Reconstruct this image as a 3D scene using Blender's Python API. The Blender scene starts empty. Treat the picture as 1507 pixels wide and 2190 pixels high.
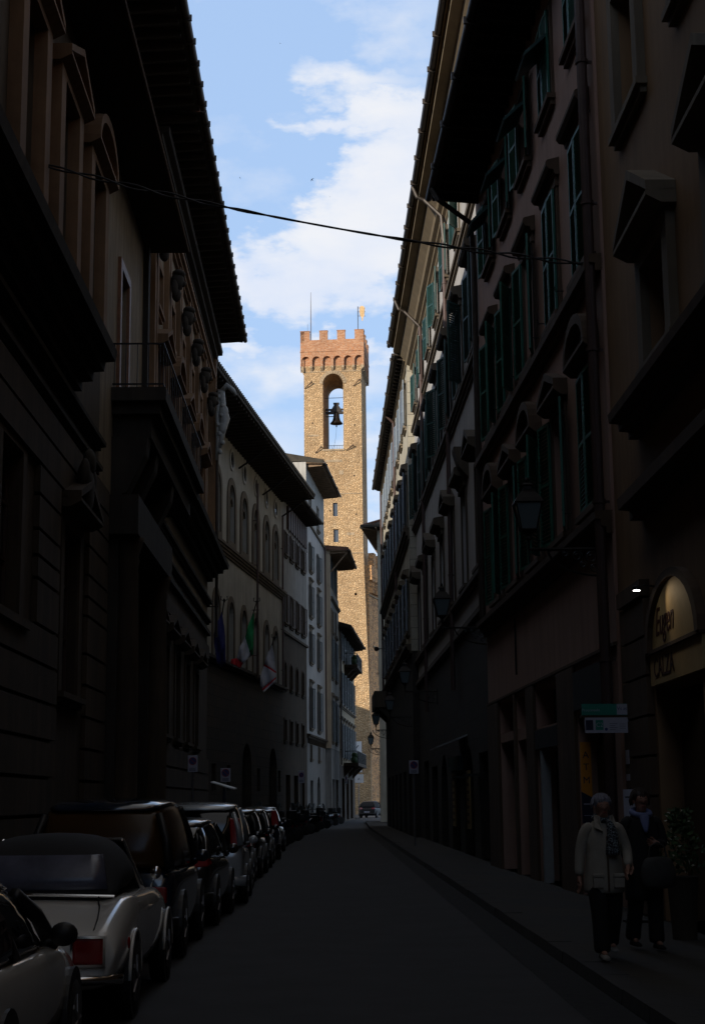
import bpy, bmesh, math, random
from mathutils import Vector, Matrix, Euler
random.seed(7)
C = bpy.context.scene.collection
PI = math.pi
rad = math.radians

# ------------------------------------------------------------------ materials
def _mat(name):
    m = bpy.data.materials.new(name); m.use_nodes = True
    nt = m.node_tree; b = nt.nodes['Principled BSDF']
    return m, nt, b
def N(nt, t, **kw):
    n = nt.nodes.new(t)
    for k, v in kw.items(): setattr(n, k, v)
    return n
def ramp(nt, fac, stops):
    r = N(nt, 'ShaderNodeValToRGB')
    e = r.color_ramp.elements
    while len(e) < len(stops): e.new(0.5)
    for i, (p, c) in enumerate(stops):
        e[i].position = p; e[i].color = (c[0], c[1], c[2], 1)
    nt.links.new(fac, r.inputs[0]); return r.outputs[0]
def mix(nt, a, b, fac, mode='MIX'):
    n = N(nt, 'ShaderNodeMix', data_type='RGBA', blend_type=mode)
    L = nt.links
    for sock, v in ((n.inputs[0], fac), (n.inputs[6], a), (n.inputs[7], b)):
        if hasattr(v, 'is_linked'): L.new(v, sock)
        elif isinstance(v, (int, float)): sock.default_value = v
        else: sock.default_value = (v[0], v[1], v[2], 1)
    return n.outputs[2]
def sc(c, k): return (c[0]*k, c[1]*k, c[2]*k)
def coords(nt, s=(1, 1, 1), flat=False):
    tc = N(nt, 'ShaderNodeTexCoord')
    out = tc.outputs['Object']
    if flat:       # (x+y, z): courses run level on every upright face
        se = N(nt, 'ShaderNodeSeparateXYZ'); nt.links.new(out, se.inputs[0])
        ad = N(nt, 'ShaderNodeMath', operation='ADD'); nt.links.new(se.outputs[0], ad.inputs[0]); nt.links.new(se.outputs[1], ad.inputs[1])
        co = N(nt, 'ShaderNodeCombineXYZ'); nt.links.new(ad.outputs[0], co.inputs[0]); nt.links.new(se.outputs[2], co.inputs[1])
        out = co.outputs[0]
    mp = N(nt, 'ShaderNodeMapping'); mp.inputs['Scale'].default_value = s
    nt.links.new(out, mp.inputs[0]); return mp.outputs[0]
def noise(nt, co, scale, detail=6, rough=.6):
    n = N(nt, 'ShaderNodeTexNoise'); n.inputs['Scale'].default_value = scale
    n.inputs['Detail'].default_value = detail; n.inputs['Roughness'].default_value = rough
    nt.links.new(co, n.inputs['Vector']); return n.outputs['Fac']
def bump(nt, b, h, strength=.3, dist=.02):
    n = N(nt, 'ShaderNodeBump'); n.inputs['Strength'].default_value = strength; n.inputs['Distance'].default_value = dist
    nt.links.new(h, n.inputs['Height']); nt.links.new(n.outputs[0], b.inputs['Normal'])
def plaster(name, c, var=.22, streak=.25, rough=.9):
    m, nt, b = _mat(name); co = coords(nt); var *= 1.25; streak *= 1.3
    n1 = noise(nt, co, .7, 8, .65); n2 = noise(nt, coords(nt, (2.2, 2.2, .18)), 1.6, 5); n3 = noise(nt, co, 14, 4)
    a = ramp(nt, n1, [(.3, sc(c, 1-var)), (.7, sc(c, 1+var*.6))])
    s = ramp(nt, n2, [(.38, (1-streak,)*3), (.62, (1, 1, 1))])
    nt.links.new(mix(nt, a, s, 1.0, 'MULTIPLY'), b.inputs['Base Color'])
    b.inputs['Roughness'].default_value = rough
    bump(nt, b, n3, .25, .01); return m
def solid(name, c, rough=.6, metal=0, var=.12, nscale=6, bmp=.1, coat=0, spec=None):
    m, nt, b = _mat(name); co = coords(nt); n1 = noise(nt, co, nscale, 6)
    nt.links.new(ramp(nt, n1, [(.3, sc(c, 1-var)), (.7, sc(c, 1+var))]), b.inputs['Base Color'])
    b.inputs['Roughness'].default_value = rough; b.inputs['Metallic'].default_value = metal
    if coat: b.inputs['Coat Weight'].default_value = coat; b.inputs['Coat Roughness'].default_value = .05
    if spec is not None: b.inputs['Specular IOR Level'].default_value = spec
    if bmp: bump(nt, b, noise(nt, co, nscale*5, 4), bmp, .005)
    return m
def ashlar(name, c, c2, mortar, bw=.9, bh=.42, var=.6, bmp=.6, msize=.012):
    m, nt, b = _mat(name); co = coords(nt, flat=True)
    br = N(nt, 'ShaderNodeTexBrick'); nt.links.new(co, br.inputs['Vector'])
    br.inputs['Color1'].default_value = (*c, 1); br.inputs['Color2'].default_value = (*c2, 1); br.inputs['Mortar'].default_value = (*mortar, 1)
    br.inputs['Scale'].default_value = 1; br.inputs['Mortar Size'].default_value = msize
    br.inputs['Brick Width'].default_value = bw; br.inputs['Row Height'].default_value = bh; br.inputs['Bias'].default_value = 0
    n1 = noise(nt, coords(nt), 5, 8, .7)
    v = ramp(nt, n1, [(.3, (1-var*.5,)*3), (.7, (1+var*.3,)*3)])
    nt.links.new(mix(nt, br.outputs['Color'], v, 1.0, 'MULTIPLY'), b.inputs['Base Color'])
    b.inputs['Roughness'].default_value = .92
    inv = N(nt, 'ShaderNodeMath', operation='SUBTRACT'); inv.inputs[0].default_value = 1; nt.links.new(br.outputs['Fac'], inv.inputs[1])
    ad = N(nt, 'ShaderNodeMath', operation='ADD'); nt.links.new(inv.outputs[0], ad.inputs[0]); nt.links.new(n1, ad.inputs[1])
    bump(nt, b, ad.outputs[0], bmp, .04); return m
def rubble(name, c, c2, c3, mort, scale=(2.3, 2.3, 3.8), bd=.10, bs=.9):
    m, nt, b = _mat(name)
    warp = N(nt, 'ShaderNodeTexNoise'); warp.inputs['Scale'].default_value = .9; tc = coords(nt, scale); nt.links.new(tc, warp.inputs['Vector'])
    wm = N(nt, 'ShaderNodeVectorMath', operation='MULTIPLY_ADD'); nt.links.new(warp.outputs['Color'], wm.inputs[0]); wm.inputs[1].default_value = (.7,)*3; nt.links.new(tc, wm.inputs[2])
    v1 = N(nt, 'ShaderNodeTexVoronoi', feature='F1'); v2 = N(nt, 'ShaderNodeTexVoronoi', feature='DISTANCE_TO_EDGE')
    for v in (v1, v2): v.inputs['Scale'].default_value = 1; v.inputs['Randomness'].default_value = .85; nt.links.new(wm.outputs[0], v.inputs['Vector'])
    se = N(nt, 'ShaderNodeSeparateColor'); nt.links.new(v1.outputs['Color'], se.inputs[0])
    col = ramp(nt, se.outputs[0], [(.0, c2), (.35, c), (.7, sc(c, 1.1)), (1, c3)])
    stain = ramp(nt, noise(nt, coords(nt, (1, 1, .5)), .35, 7, .7), [(.34, (.66, .62, .58)), (.46, (.90, .88, .86)), (.60, (1.08, 1.05, 1))])
    col = mix(nt, col, stain, 1.0, 'MULTIPLY')
    mk = ramp(nt, v2.outputs['Distance'], [(.02, (0, 0, 0)), (.12, (1, 1, 1))])
    nt.links.new(mix(nt, mort, col, mk), b.inputs['Base Color'])
    b.inputs['Roughness'].default_value = .95
    h = ramp(nt, v2.outputs['Distance'], [(0, (0, 0, 0)), (.3, (1, 1, 1))])
    hh = mix(nt, h, noise(nt, coords(nt), 4, 6, .7), .35)
    hh = mix(nt, hh, v1.outputs['Color'], .35)
    bump(nt, b, hh, bs, bd); return m
def emit(name, c, s):
    m, nt, b = _mat(name); b.inputs['Base Color'].default_value = (*c, 1)
    b.inputs['Emission Color'].default_value = (*c, 1); b.inputs['Emission Strength'].default_value = s; return m

M = dict(
 tower=rubble('tower_rubble_stone', (.56, .375, .20), (.42, .28, .145), (.65, .475, .28), (.34, .225, .12), (3.3, 3.3, 5.9), .17, 1.0),
 towerb=rubble('tower_brick', (0.400, 0.175, 0.078), (.33, .15, .08), (.52, .31, .19), (.40, .25, .16), (3.4, 3.4, 9), .06, .8),
 bargello=rubble('palace_rubble_stone', (0.764, 0.421, 0.180), (.30, .17, .09), (.55, .35, .2), (.26, .16, .09), (2.6, 2.6, 4.4), .06, .7),
 stonetrim=plaster('sand_stone_trim', (.40, .30, .19)),
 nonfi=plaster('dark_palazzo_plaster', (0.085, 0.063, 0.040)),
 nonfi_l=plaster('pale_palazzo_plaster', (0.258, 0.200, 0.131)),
 pietra=plaster('brown_pietra_forte', (0.069, 0.046, 0.027), .35, .3),
 pietrad=plaster('dark_pietra_serena', (0.034, 0.027, 0.020), .35, .3),
 pilast=plaster('tan_pilaster_stone', (0.211, 0.119, 0.060), .3, .2),
 pazzi=plaster('cream_plaster', (0.330, 0.310, 0.265), .16, .22),
 pazzis=plaster('grey_window_stone', (0.100, 0.075, 0.048), .3, .2),
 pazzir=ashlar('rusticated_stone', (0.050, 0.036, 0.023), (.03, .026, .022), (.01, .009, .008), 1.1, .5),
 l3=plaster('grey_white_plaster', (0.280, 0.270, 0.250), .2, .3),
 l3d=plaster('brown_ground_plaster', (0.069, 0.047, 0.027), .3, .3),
 l4=plaster('pale_grey_plaster', (0.460, 0.450, 0.430), .12, .22),
 l5=plaster('warm_tan_plaster', (.46, .36, .25), .12, .15),
 l5w=plaster('white_plaster_worn', (.44, .42, .38), .15, .25),
 l6=plaster('ochre_cream_plaster', (.40, .33, .22), .15, .2),
 r1=plaster('ochre_plaster', (0.260, 0.160, 0.085), .15, .12),
 r1g=plaster('grey_stone_frames', (0.184, 0.149, 0.106), .2, .2),
 r2=plaster('pink_plaster', (0.380, 0.240, 0.190), .12, .12),
 r2s=plaster('grey_brown_stone', (0.099, 0.062, 0.038), .25, .2),
 r3=plaster('off_white_plaster', (0.420, 0.405, 0.390), .1, .15),
 r3s=plaster('grey_cornice_stone', (0.090, 0.070, 0.048), .25, .2),
 cove=plaster('cream_cornice_plaster', (0.177, 0.131, 0.073), .12, .12),
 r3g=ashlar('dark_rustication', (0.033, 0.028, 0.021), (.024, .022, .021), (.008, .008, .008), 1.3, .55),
 r4=plaster('light_cream_plaster', (0.446, 0.404, 0.314), .12, .18),
 quoin=ashlar('quoin_blocks', (.37, .34, .27), (.31, .285, .23), (.10, .09, .07), 3.0, .5, .3, .4),
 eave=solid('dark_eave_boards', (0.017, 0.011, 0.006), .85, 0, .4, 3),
 tile=solid('terracotta_tiles', (.16, .075, .045), .9, 0, .4, 2),
 tiled=solid('dark_tiles', (.045, .038, .028), .95, 0, .4, 2),  # brown tiles, much darker than the terracotta
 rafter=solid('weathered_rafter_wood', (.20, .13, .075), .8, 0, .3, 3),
 gutter=solid('copper_gutter', (.045, .035, .028), .5, .3, .3, 4),
 pipe=solid('brown_painted_pipe', (.060, .035, .030), .5, .1, .2, 3),
 green=solid('green_shutter_paint', (0.010, 0.104, 0.068), .55, 0, .25, 5),
 dgreen=solid('dark_green_shutter_paint', (0.012, 0.050, 0.045), .55, 0, .25, 5),
 greyg=solid('grey_shutter_paint', (.085, .105, .115), .6, 0, .2, 5),
 blueg=solid('grey_blue_shutter_paint', (.20, .24, .29), .6, 0, .15, 5),
 brown=solid('brown_shutter_paint', (.045, .022, .016), .6, 0, .3, 5),
 wood=solid('warm_door_wood', (0.200, 0.085, 0.035), .5, 0, .3, 5),
 white=solid('white_paint', (.60, .60, .60), .5, 0, .08, 6),
 offw=solid('off_white_panel', (0.266, 0.280, 0.280), .5, 0, .1, 6),
 iron=solid('wrought_iron', (.012, .011, .011), .5, .5, .2, 8),
 bronze=solid('dark_bell_bronze', (.025, .020, .017), .45, .6, .3, 4),
 rust=solid('rusty_iron', (.09, .055, .035), .8, .2, .4, 6),
 gold=solid('gilded_copper', (.75, .48, .22), .45, .4, .2, 4),
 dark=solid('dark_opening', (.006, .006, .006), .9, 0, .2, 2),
 asphalt=solid('asphalt', (0.022, 0.022, 0.024), .88, 0, .3, 1.3, .5),
 pave=ashlar('pavement_slabs', (0.036, 0.032, 0.026), (.026, .026, .027), (.012, .012, .013), .9, .5, .4, .3),
 kerb=ashlar('kerb_stone', (0.032, 0.028, 0.023), (.026, .026, .027), (.01, .01, .01), 1.1, 4, .4, .3),
 ground=solid('distant_paving', (.05, .048, .045), .9, 0, .3, .4, .3),
 cable=solid('cable_rubber', (.010, .010, .012), .6, 0, .1, 4, 0),
 skin=solid('skin', (.33, .17, .12), .55, 0, .08, 12),
 hairg=solid('grey_hair', (.22, .22, .27), .7, 0, .25, 30),
 haird=solid('dark_brown_hair', (.022, .013, .011), .5, 0, .3, 30),
 coat=solid('beige_jacket_cloth', (0.320, 0.295, 0.250), .85, 0, .1, 8),
 black=solid('black_cloth', (.010, .010, .011), .9, 0, .2, 8),
 lblue=solid('pale_blue_scarf', (.15, .18, .34), .85, 0, .2, 12),
 shoe=solid('pale_shoe_leather', (.30, .29, .27), .6, 0, .1, 8),
 bag=solid('grey_bag_cloth', (0.045, 0.045, 0.043), .8, 0, .3, 10),
 lipc=solid('lips', (.28, .07, .06), .5, 0, .1, 10, 0),
 carwhite=solid('ivory_car_paint', (0.760, 0.740, 0.690), .22, 0, .03, 2, 0, 1),
 carsilver=solid('silver_white_car_paint', (.45, .48, .50), .25, .2, .03, 2, 0, 1),
 carblack=solid('black_car_paint', (.010, .011, .013), .15, 0, .1, 2, 0, 1),
 cargrey=solid('dark_grey_car_paint', (.040, .037, .034), .2, .3, .1, 2, 0, 1),
 carblue=solid('dark_blue_car_paint', (.010, .018, .035), .15, 0, .1, 2, 0, 1),
 softtop=solid('black_soft_top_canvas', (.012, .012, .014), .85, 0, .2, 20),
 vinyl=solid('cloudy_vinyl_window', (0.085, 0.090, 0.130), .25, 0, .3, 4, 0),
 chrome=solid('chrome', (.75, .75, .75), .12, 1, .03, 5, 0),
 rubber=solid('tyre_rubber', (.012, .012, .012), .85, 0, .2, 6),
 red=solid('red_lamp_plastic', (.30, .008, .010), .2, 0, .2, 6, 0, .6),
 amber=solid('amber_reflection_panel', (.20, .085, .02), .3, 0, .2, 6, 0),
 rim=solid('wheel_rim', (.20, .20, .21), .4, .6, .1, 6, 0),
 plast=solid('black_plastic', (.012, .012, .012), .5, 0, .1, 6, 0),
 teal=solid('teal_sign_paint', (.015, .23, .17), .4, 0, .06, 5, 0),
 signw=solid('white_sign_face', (.42, .42, .50), .4, 0, .05, 5, 0),
 signb=solid('blue_sign_face', (.02, .04, .16), .4, 0, .05, 5, 0),
 signr=solid('red_sign_face', (.30, .02, .02), .4, 0, .05, 5, 0),
 orange=solid('orange_sign_face', (0.750, 0.300, 0.020), .5, 0, .08, 5, 0),
 navy=solid('navy_sign_face', (.012, .016, .05), .5, 0, .08, 5, 0),
 slate=solid('grey_fascia_panel', (0.051, 0.060, 0.072), .5, 0, .1, 5, 0),
 yellow=solid('yellow_poster', (.25, .17, .06), .6, 0, .1, 5, 0),
 fgreen=solid('flag_green', (.01, .22, .07), .85, 0, .1, 5), fwhite=solid('flag_white', (.42, .42, .46), .85, 0, .1, 5),
 fred=solid('flag_red', (.42, .012, .02), .85, 0, .1, 5), fblue=solid('flag_blue', (.02, .022, .12), .85, 0, .1, 5),
 leaf=solid('leaf_green', (0.022, 0.055, 0.012), .7, 0, .5, 9), petal=solid('pale_petals', (.45, .45, .38), .7, 0, .2, 9),
 lunette=solid('cream_sign_stucco', (.50, .36, .17), .7, 0, .1, 4), letter=solid('dark_red_lettering', (.07, .02, .015), .6, 0, .1, 5, 0),
 lampg=emit('lit_lamp_head', (1, .97, .9), 9),
)
def glassy(name, c, rough=.08, spec=.5):
    m, nt, b = _mat(name); b.inputs['Base Color'].default_value = (*c, 1); b.inputs['Roughness'].default_value = rough
    b.inputs['Specular IOR Level'].default_value = spec
    bump(nt, b, noise(nt, coords(nt), 1.5, 2), .08, .02); return m
M['glass'] = glassy('dark_window_glass', (.012, .014, .018))
M['aglass'] = glassy('amber_reflection_car_glass', (.05, .024, .007), .2, .2)  # amber reflection in the car windows put into the glass colour
M['bglass'] = glassy('blue_grey_window_glass', (.055, .07, .095), .25)
M['cglass'] = glassy('car_glass', (.006, .007, .009), .04)
M['lglass'] = glassy('lantern_glass', (.12, .15, .16), .2)
def scarf_mat():
    m, nt, b = _mat('speckled_scarf'); n = noise(nt, coords(nt), 60, 3, .8)
    nt.links.new(ramp(nt, n, [(.5, (.012, .014, .022)), (.6, (.30, .36, .38))]), b.inputs['Base Color']); b.inputs['Roughness'].default_value = .85; return m
M['scarf'] = scarf_mat()

# ------------------------------------------------------------------ mesh builder
CACHE = {}
class MB:
    def __init__(self, o=1): self.bm = bmesh.new(); self.o = o
    def poly(self, pts):
        vs = [self.bm.verts.new(p) for p in pts]
        try: self.bm.faces.new(vs)
        except ValueError: pass
        return vs
    def hexa(self, p):
        v = [self.bm.verts.new(q) for q in p]
        for f in ((0, 1, 2, 3), (4, 5, 6, 7), (0, 1, 5, 4), (1, 2, 6, 5), (2, 3, 7, 6), (3, 0, 4, 7)):
            self.bm.faces.new([v[i] for i in f])
    def box(self, x0, x1, y0, y1, z0, z1):
        self.hexa([(x0, y0, z0), (x1, y0, z0), (x1, y1, z0), (x0, y1, z0), (x0, y0, z1), (x1, y0, z1), (x1, y1, z1), (x0, y1, z1)]); return self
    def nb(self, s0, s1, n0, n1, z0, z1): return self.box(s0, s1, self.o*n0, self.o*n1, z0, z1)
    def prism(self, pts, n0, n1):                # (x, z) outline thickened along the wall's normal
        a = [self.bm.verts.new((x, self.o*n0, z)) for x, z in pts]; b = [self.bm.verts.new((x, self.o*n1, z)) for x, z in pts]
        self.bm.faces.new(a); self.bm.faces.new(b[::-1])
        for i in range(len(a)):
            j = (i+1) % len(a); self.bm.faces.new((a[i], b[i], b[j], a[j]))
        return self
    def prof(self, pts, s0, s1):                 # (n, z) outline run along the wall
        a = [self.bm.verts.new((s0, self.o*n, z)) for n, z in pts]; b = [self.bm.verts.new((s1, self.o*n, z)) for n, z in pts]
        self.bm.faces.new(a); self.bm.faces.new(b[::-1])
        for i in range(len(a)):
            j = (i+1) % len(a); self.bm.faces.new((a[i], b[i], b[j], a[j]))
        return self
    def tube(self, path, r, seg=8, cap=True):
        path = [Vector(p) for p in path]; rs = r if isinstance(r, (list, tuple)) else [r]*len(path)
        rings = []; a = None
        for i, p in enumerate(path):
            d = (path[min(i+1, len(path)-1)]-path[max(i-1, 0)]).normalized()
            if a is None: a = d.cross(Vector((.013, .021, 1)) if abs(d.z) < .9 else Vector((1, .05, 0))).normalized()
            else:
                a = a-d*a.dot(d)
                a = a.normalized() if a.length > 1e-6 else d.orthogonal().normalized()
            b = d.cross(a)
            rings.append([self.bm.verts.new(p+(a*math.cos(t)+b*math.sin(t))*rs[i]) for t in [2*PI*k/seg for k in range(seg)]])
        self._rings(rings, cap); return self
    def _rings(self, rings, cap=True):
        for A, B in zip(rings, rings[1:]):
            n = len(A)
            for k in range(n): self.bm.faces.new((A[k], A[(k+1) % n], B[(k+1) % n], B[k]))
        if cap: self.bm.faces.new(rings[0][::-1]); self.bm.faces.new(rings[-1])
    def loft(self, rings, cap=True): self._rings([[self.bm.verts.new(p) for p in r] for r in rings], cap); return self
    def lathe(self, prof, c=(0, 0, 0), seg=20, axis='z'):
        c = Vector(c); rings = []
        for r, h in prof:
            ring = []
            for k in range(seg):
                t = 2*PI*k/seg; a, b = r*math.cos(t), r*math.sin(t)
                ring.append(c+Vector({'z': (a, b, h), 'x': (h, a, b), 'y': (a, h, b)}[axis]))
            rings.append(ring)
        return self.loft(rings)
    def ell(self, c, rx, ry, rz, seg=12):
        res = bmesh.ops.create_uvsphere(self.bm, u_segments=seg, v_segments=max(6, seg*2//3), radius=1)
        for v in res['verts']: v.co = Vector((v.co.x*rx+c[0], v.co.y*ry+c[1], v.co.z*rz+c[2]))
        return self
    def mesh(self, name, mat, smooth=False):
        bmesh.ops.recalc_face_normals(self.bm, faces=self.bm.faces[:])
        me = bpy.data.meshes.new(name); self.bm.to_mesh(me); self.bm.free()
        me.materials.append(M[mat] if isinstance(mat, str) else mat)
        if smooth:
            for p in me.polygons: p.use_smooth = True
        return me
    def build(self, name, mat, parent=None, loc=None, rot=None, smooth=False, key=None):
        me = self.mesh(name, mat, smooth)
        if key: CACHE[key] = me
        return put(name, me, parent, loc, rot)
def put(name, me, parent=None, loc=None, rot=None):
    ob = bpy.data.objects.new(name, me); C.objects.link(ob)
    if parent: ob.parent = parent
    if loc is not None: ob.location = loc
    if rot is not None: ob.rotation_euler = rot
    return ob
def cached(key, name, parent, loc=None, rot=None):
    return put(name, CACHE[key], parent, loc, rot) if key in CACHE else None
def tag(o, label, cat, group=None):
    o['label'] = label; o['category'] = cat
    if group: o['group'] = group
    return o
def struct(o, kind='structure'): o['kind'] = kind; return o
def empty(name, loc, rz, label, cat, group=None):
    o = bpy.data.objects.new(name, None); C.objects.link(o); o.location = loc; o.rotation_euler = (0, 0, rz)
    o.empty_display_size = .3
    return tag(o, label, cat, group)
def copy_tree(o, parent=None):
    c = o.copy(); C.objects.link(c); c.parent = parent
    for ch in list(o.children): copy_tree(ch, c)
    return c
def subsurf(o, l=2):
    m = o.modifiers.new('s', 'SUBSURF'); m.levels = l; m.render_levels = l
    for p in o.data.polygons: p.use_smooth = True
    return o
def bevel(o, w=.02, seg=2):
    m = o.modifiers.new('b', 'BEVEL'); m.width = w; m.segments = seg; m.limit_method = 'ANGLE'; return o
def text(name, s, size, mat, parent, loc, rot, ext=.004, xs=1.0, shear=0, align='CENTER'):
    cu = bpy.data.curves.new(name, 'FONT'); cu.body = s; cu.size = size; cu.extrude = ext; cu.align_x = align; cu.align_y = 'CENTER'; cu.shear = shear
    cu.resolution_u = 3
    t = bpy.data.objects.new('t', cu); C.objects.link(t)
    bpy.context.view_layer.update()
    me = bpy.data.meshes.new_from_object(t.evaluated_get(bpy.context.evaluated_depsgraph_get()))
    bpy.data.objects.remove(t); bpy.data.curves.remove(cu)
    me.name = name; me.materials.clear(); me.materials.append(M[mat])
    o = put(name, me, parent, loc, rot); o.scale = (xs, 1, 1); return o

# ------------------------------------------------------------------ facades
class Facade:
    """local x runs along the street wall, outward is +y*o, z up; base at (p0)"""
    def __init__(self, name, p0, p1, o, label, cat='building'):
        a = math.atan2(p1[1]-p0[1], p1[0]-p0[0]); self.L = math.hypot(p1[0]-p0[0], p1[1]-p0[1]); self.o = o
        self.root = empty(name, (p0[0], p0[1], 0), a, label, cat); self.holes = []; self.a = a; self.p0 = p0
    def mb(self): return MB(self.o)
    def W(self, s, n, z):                         # local -> world
        c, d = math.cos(self.a), math.sin(self.a); y = self.o*n
        return (self.p0[0]+s*c-y*d, self.p0[1]+s*d+y*c, z)
    def hole(self, s0, s1, z0, z1, arch=False): self.holes.append((s0, s1, z0, z1, arch))
    def wall(self, z0, z1, mat, s0=0, s1=None, depth=9, rev=.35, name='wall', back=True):
        s1 = self.L if s1 is None else s1
        H = [h for h in self.holes if h[0] >= s0-.01 and h[1] <= s1+.01 and h[2] >= z0-.01 and h[3] <= z1+.01]
        xs = sorted({round(v, 4) for h in H for v in h[:2]} | {s0, s1}); zs = sorted({round(v, 4) for h in H for v in h[2:4]} | {z0, z1})
        m = self.mb(); o = self.o
        for i in range(len(xs)-1):
            cx = (xs[i]+xs[i+1])/2; run = None
            for j in range(len(zs)-1):
                cz = (zs[j]+zs[j+1])/2
                inside = any(h[0] < cx < h[1] and h[2] < cz < h[3] for h in H)
                if not inside: m.poly([(xs[i], 0, zs[j]), (xs[i+1], 0, zs[j]), (xs[i+1], 0, zs[j+1]), (xs[i], 0, zs[j+1])])
        for h in H:
            a, b, c, d, ar = h; y = -rev*o
            if ar:
                r = (b-a)/2; mx = (a+b)/2; zc = d-r; K = 12
                pts = [(mx-r*math.cos(PI*k/K), zc+r*math.sin(PI*k/K)) for k in range(K+1)]
                for k in range(K):
                    (x0, q0), (x1, q1) = pts[k], pts[k+1]
                    m.poly([(x0, 0, q0), (x1, 0, q1), (x1, 0, d+.0005), (x0, 0, d+.0005)]) if abs(q0-d) > 1e-4 or abs(q1-d) > 1e-4 else None
                    m.poly([(x0, 0, q0), (x1, 0, q1), (x1, y, q1), (x0, y, q0)])
                m.poly([(a, 0, c), (a, y, c), (a, y, zc), (a, 0, zc)]); m.poly([(b, 0, c), (b, y, c), (b, y, zc), (b, 0, zc)])
            else:
                m.poly([(a, 0, c), (a, y, c), (a, y, d), (a, 0, d)]); m.poly([(b, 0, c), (b, y, c), (b, y, d), (b, 0, d)])
                m.poly([(a, 0, d), (b, 0, d), (b, y, d), (a, y, d)])
            m.poly([(a, 0, c), (b, 0, c), (b, y, c), (a, y, c)])
        if back:
            # ends, back and top of the block, plus an inner sheet closing the recesses
            y0, y1 = 0, -depth*o
            m.poly([(s0, y0, z0), (s0, y1, z0), (s0, y1, z1), (s0, y0, z1)]); m.poly([(s1, y0, z0), (s1, y1, z0), (s1, y1, z1), (s1, y0, z1)])
            m.poly([(s0, y1, z0), (s1, y1, z0), (s1, y1, z1), (s0, y1, z1)]); m.poly([(s0, y0, z1), (s1, y0, z1), (s1, y1, z1), (s0, y1, z1)])
        me_ob = m.build(name, mat, self.root)
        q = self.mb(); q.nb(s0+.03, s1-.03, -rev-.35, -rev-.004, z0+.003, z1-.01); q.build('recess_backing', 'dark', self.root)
        return me_ob
    def band(self, name, z, h, p, mat, s0=0, s1=None, steps=3):
        """moulded string course: stepped profile widening upwards"""
        s1 = self.L if s1 is None else s1
        pts = [(-.02, z)]
        for k in range(steps):
            n = p*(k+1)/steps; zz = z+h*k/steps
            pts += [(n*.96 if k else n, zz+.0), (n, z+h*(k+1)/steps-.012*(k < steps-1))]
        pts += [(-.02, z+h+.02)]
        m = self.mb(); m.prof(pts, s0, s1); return m.build(name, mat, self.root)
    def roof(self, z, over, depth=9, slope=.33, s0=None, s1=None, mat='tile', eave='eave', teeth=True, th=.16, rafters=True, rmat='eave', gut=True, wallz=None, hooks=2.4):
        s0 = 0 if s0 is None else s0; s1 = self.L if s1 is None else s1
        m = self.mb()
        ridge = -depth*.55
        zr = z+(over-ridge)*slope
        m.prof([(over, z), (over, z+th), (ridge, zr+th), (-depth, z+th+.4), (-depth, z+.2), (-.4, z+(over+.4)*slope*.5)], s0, s1)
        r = m.build('roof', mat, self.root)
        if teeth:
            t = self.mb(); k = s0+.15
            while k < s1-.15:
                t.prof([(over+.05, z+th-.03), (over+.05, z+th+.10), (ridge, zr+th+.10), (ridge, zr+th-.02)], k-.07, k+.07); k += .34
            t.build('tile_ridges', mat, r)
        # soffit boards and rafter tails
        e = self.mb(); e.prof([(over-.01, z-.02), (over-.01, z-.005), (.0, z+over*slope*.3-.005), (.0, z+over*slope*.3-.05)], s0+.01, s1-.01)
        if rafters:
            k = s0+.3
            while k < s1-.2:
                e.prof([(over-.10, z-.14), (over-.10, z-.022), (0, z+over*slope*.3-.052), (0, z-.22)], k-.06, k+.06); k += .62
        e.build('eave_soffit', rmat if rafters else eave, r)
        if gut:
            g = self.mb(); P = [(over+.09+.09*math.cos(t), z+.06+.09*math.sin(t)) for t in [PI+PI*i/7 for i in range(8)]]
            g.prof(P+[(over+.16, z+.08), (over+.02, z+.08)], s0, s1)
            k = s0+.8
            while k < s1:
                g.nb(k-.03, k+.03, over-.02, over+.22, z-.05, z+.10); k += hooks
            g.build('gutter', 'gutter', r)
        return r
    def pipe(self, s, z0, z1, r=.06, n=.10, mat='pipe', name='downpipe', top=None):
        m = self.mb(); o = self.o
        path = [(s, o*n, z0), (s, o*n, z1)]
        if top: path += [(s, o*(n+.02), z1+.25), (s, o*top[0], top[1])]
        m.tube(path, r, 10)
        z = z0+1.2
        while z < z1: m.tube([(s, o*n, z-.03), (s, o*n, z+.03)], r*1.25, 10); m.nb(s-.015, s+.015, -.01, n, z-.02, z+.02); z += 2.4
        return m.build(name, mat, self.root, smooth=False)

def leaf_mesh(w, h, mat, arch=False):
    key = ('leaf', round(w, 3), round(h, 3), mat)
    if key in CACHE: return CACHE[key]
    m = MB(1); t = .02; f = .06
    m.box(0, f, -t, t, 0, h); m.box(w-f, w, -t, t, 0, h)
    for z in (0, h*.5-f/2, h-f): m.box(f-.002, w-f+.002, -t+.001, t-.001, z, z+f)
    n = max(6, int(h/.075))
    for i in range(n):
        z = f+(h-2*f)*(i+.5)/n
        m.hexa([(f, -.018, z-.022), (w-f, -.018, z-.022), (w-f, -.010, z-.027), (f, -.010, z-.027), (f, .010, z+.022), (w-f, .010, z+.022), (w-f, .018, z+.017), (f, .018, z+.017)])
    CACHE[key] = m.mesh('shutter', mat); return CACHE[key]

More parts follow.
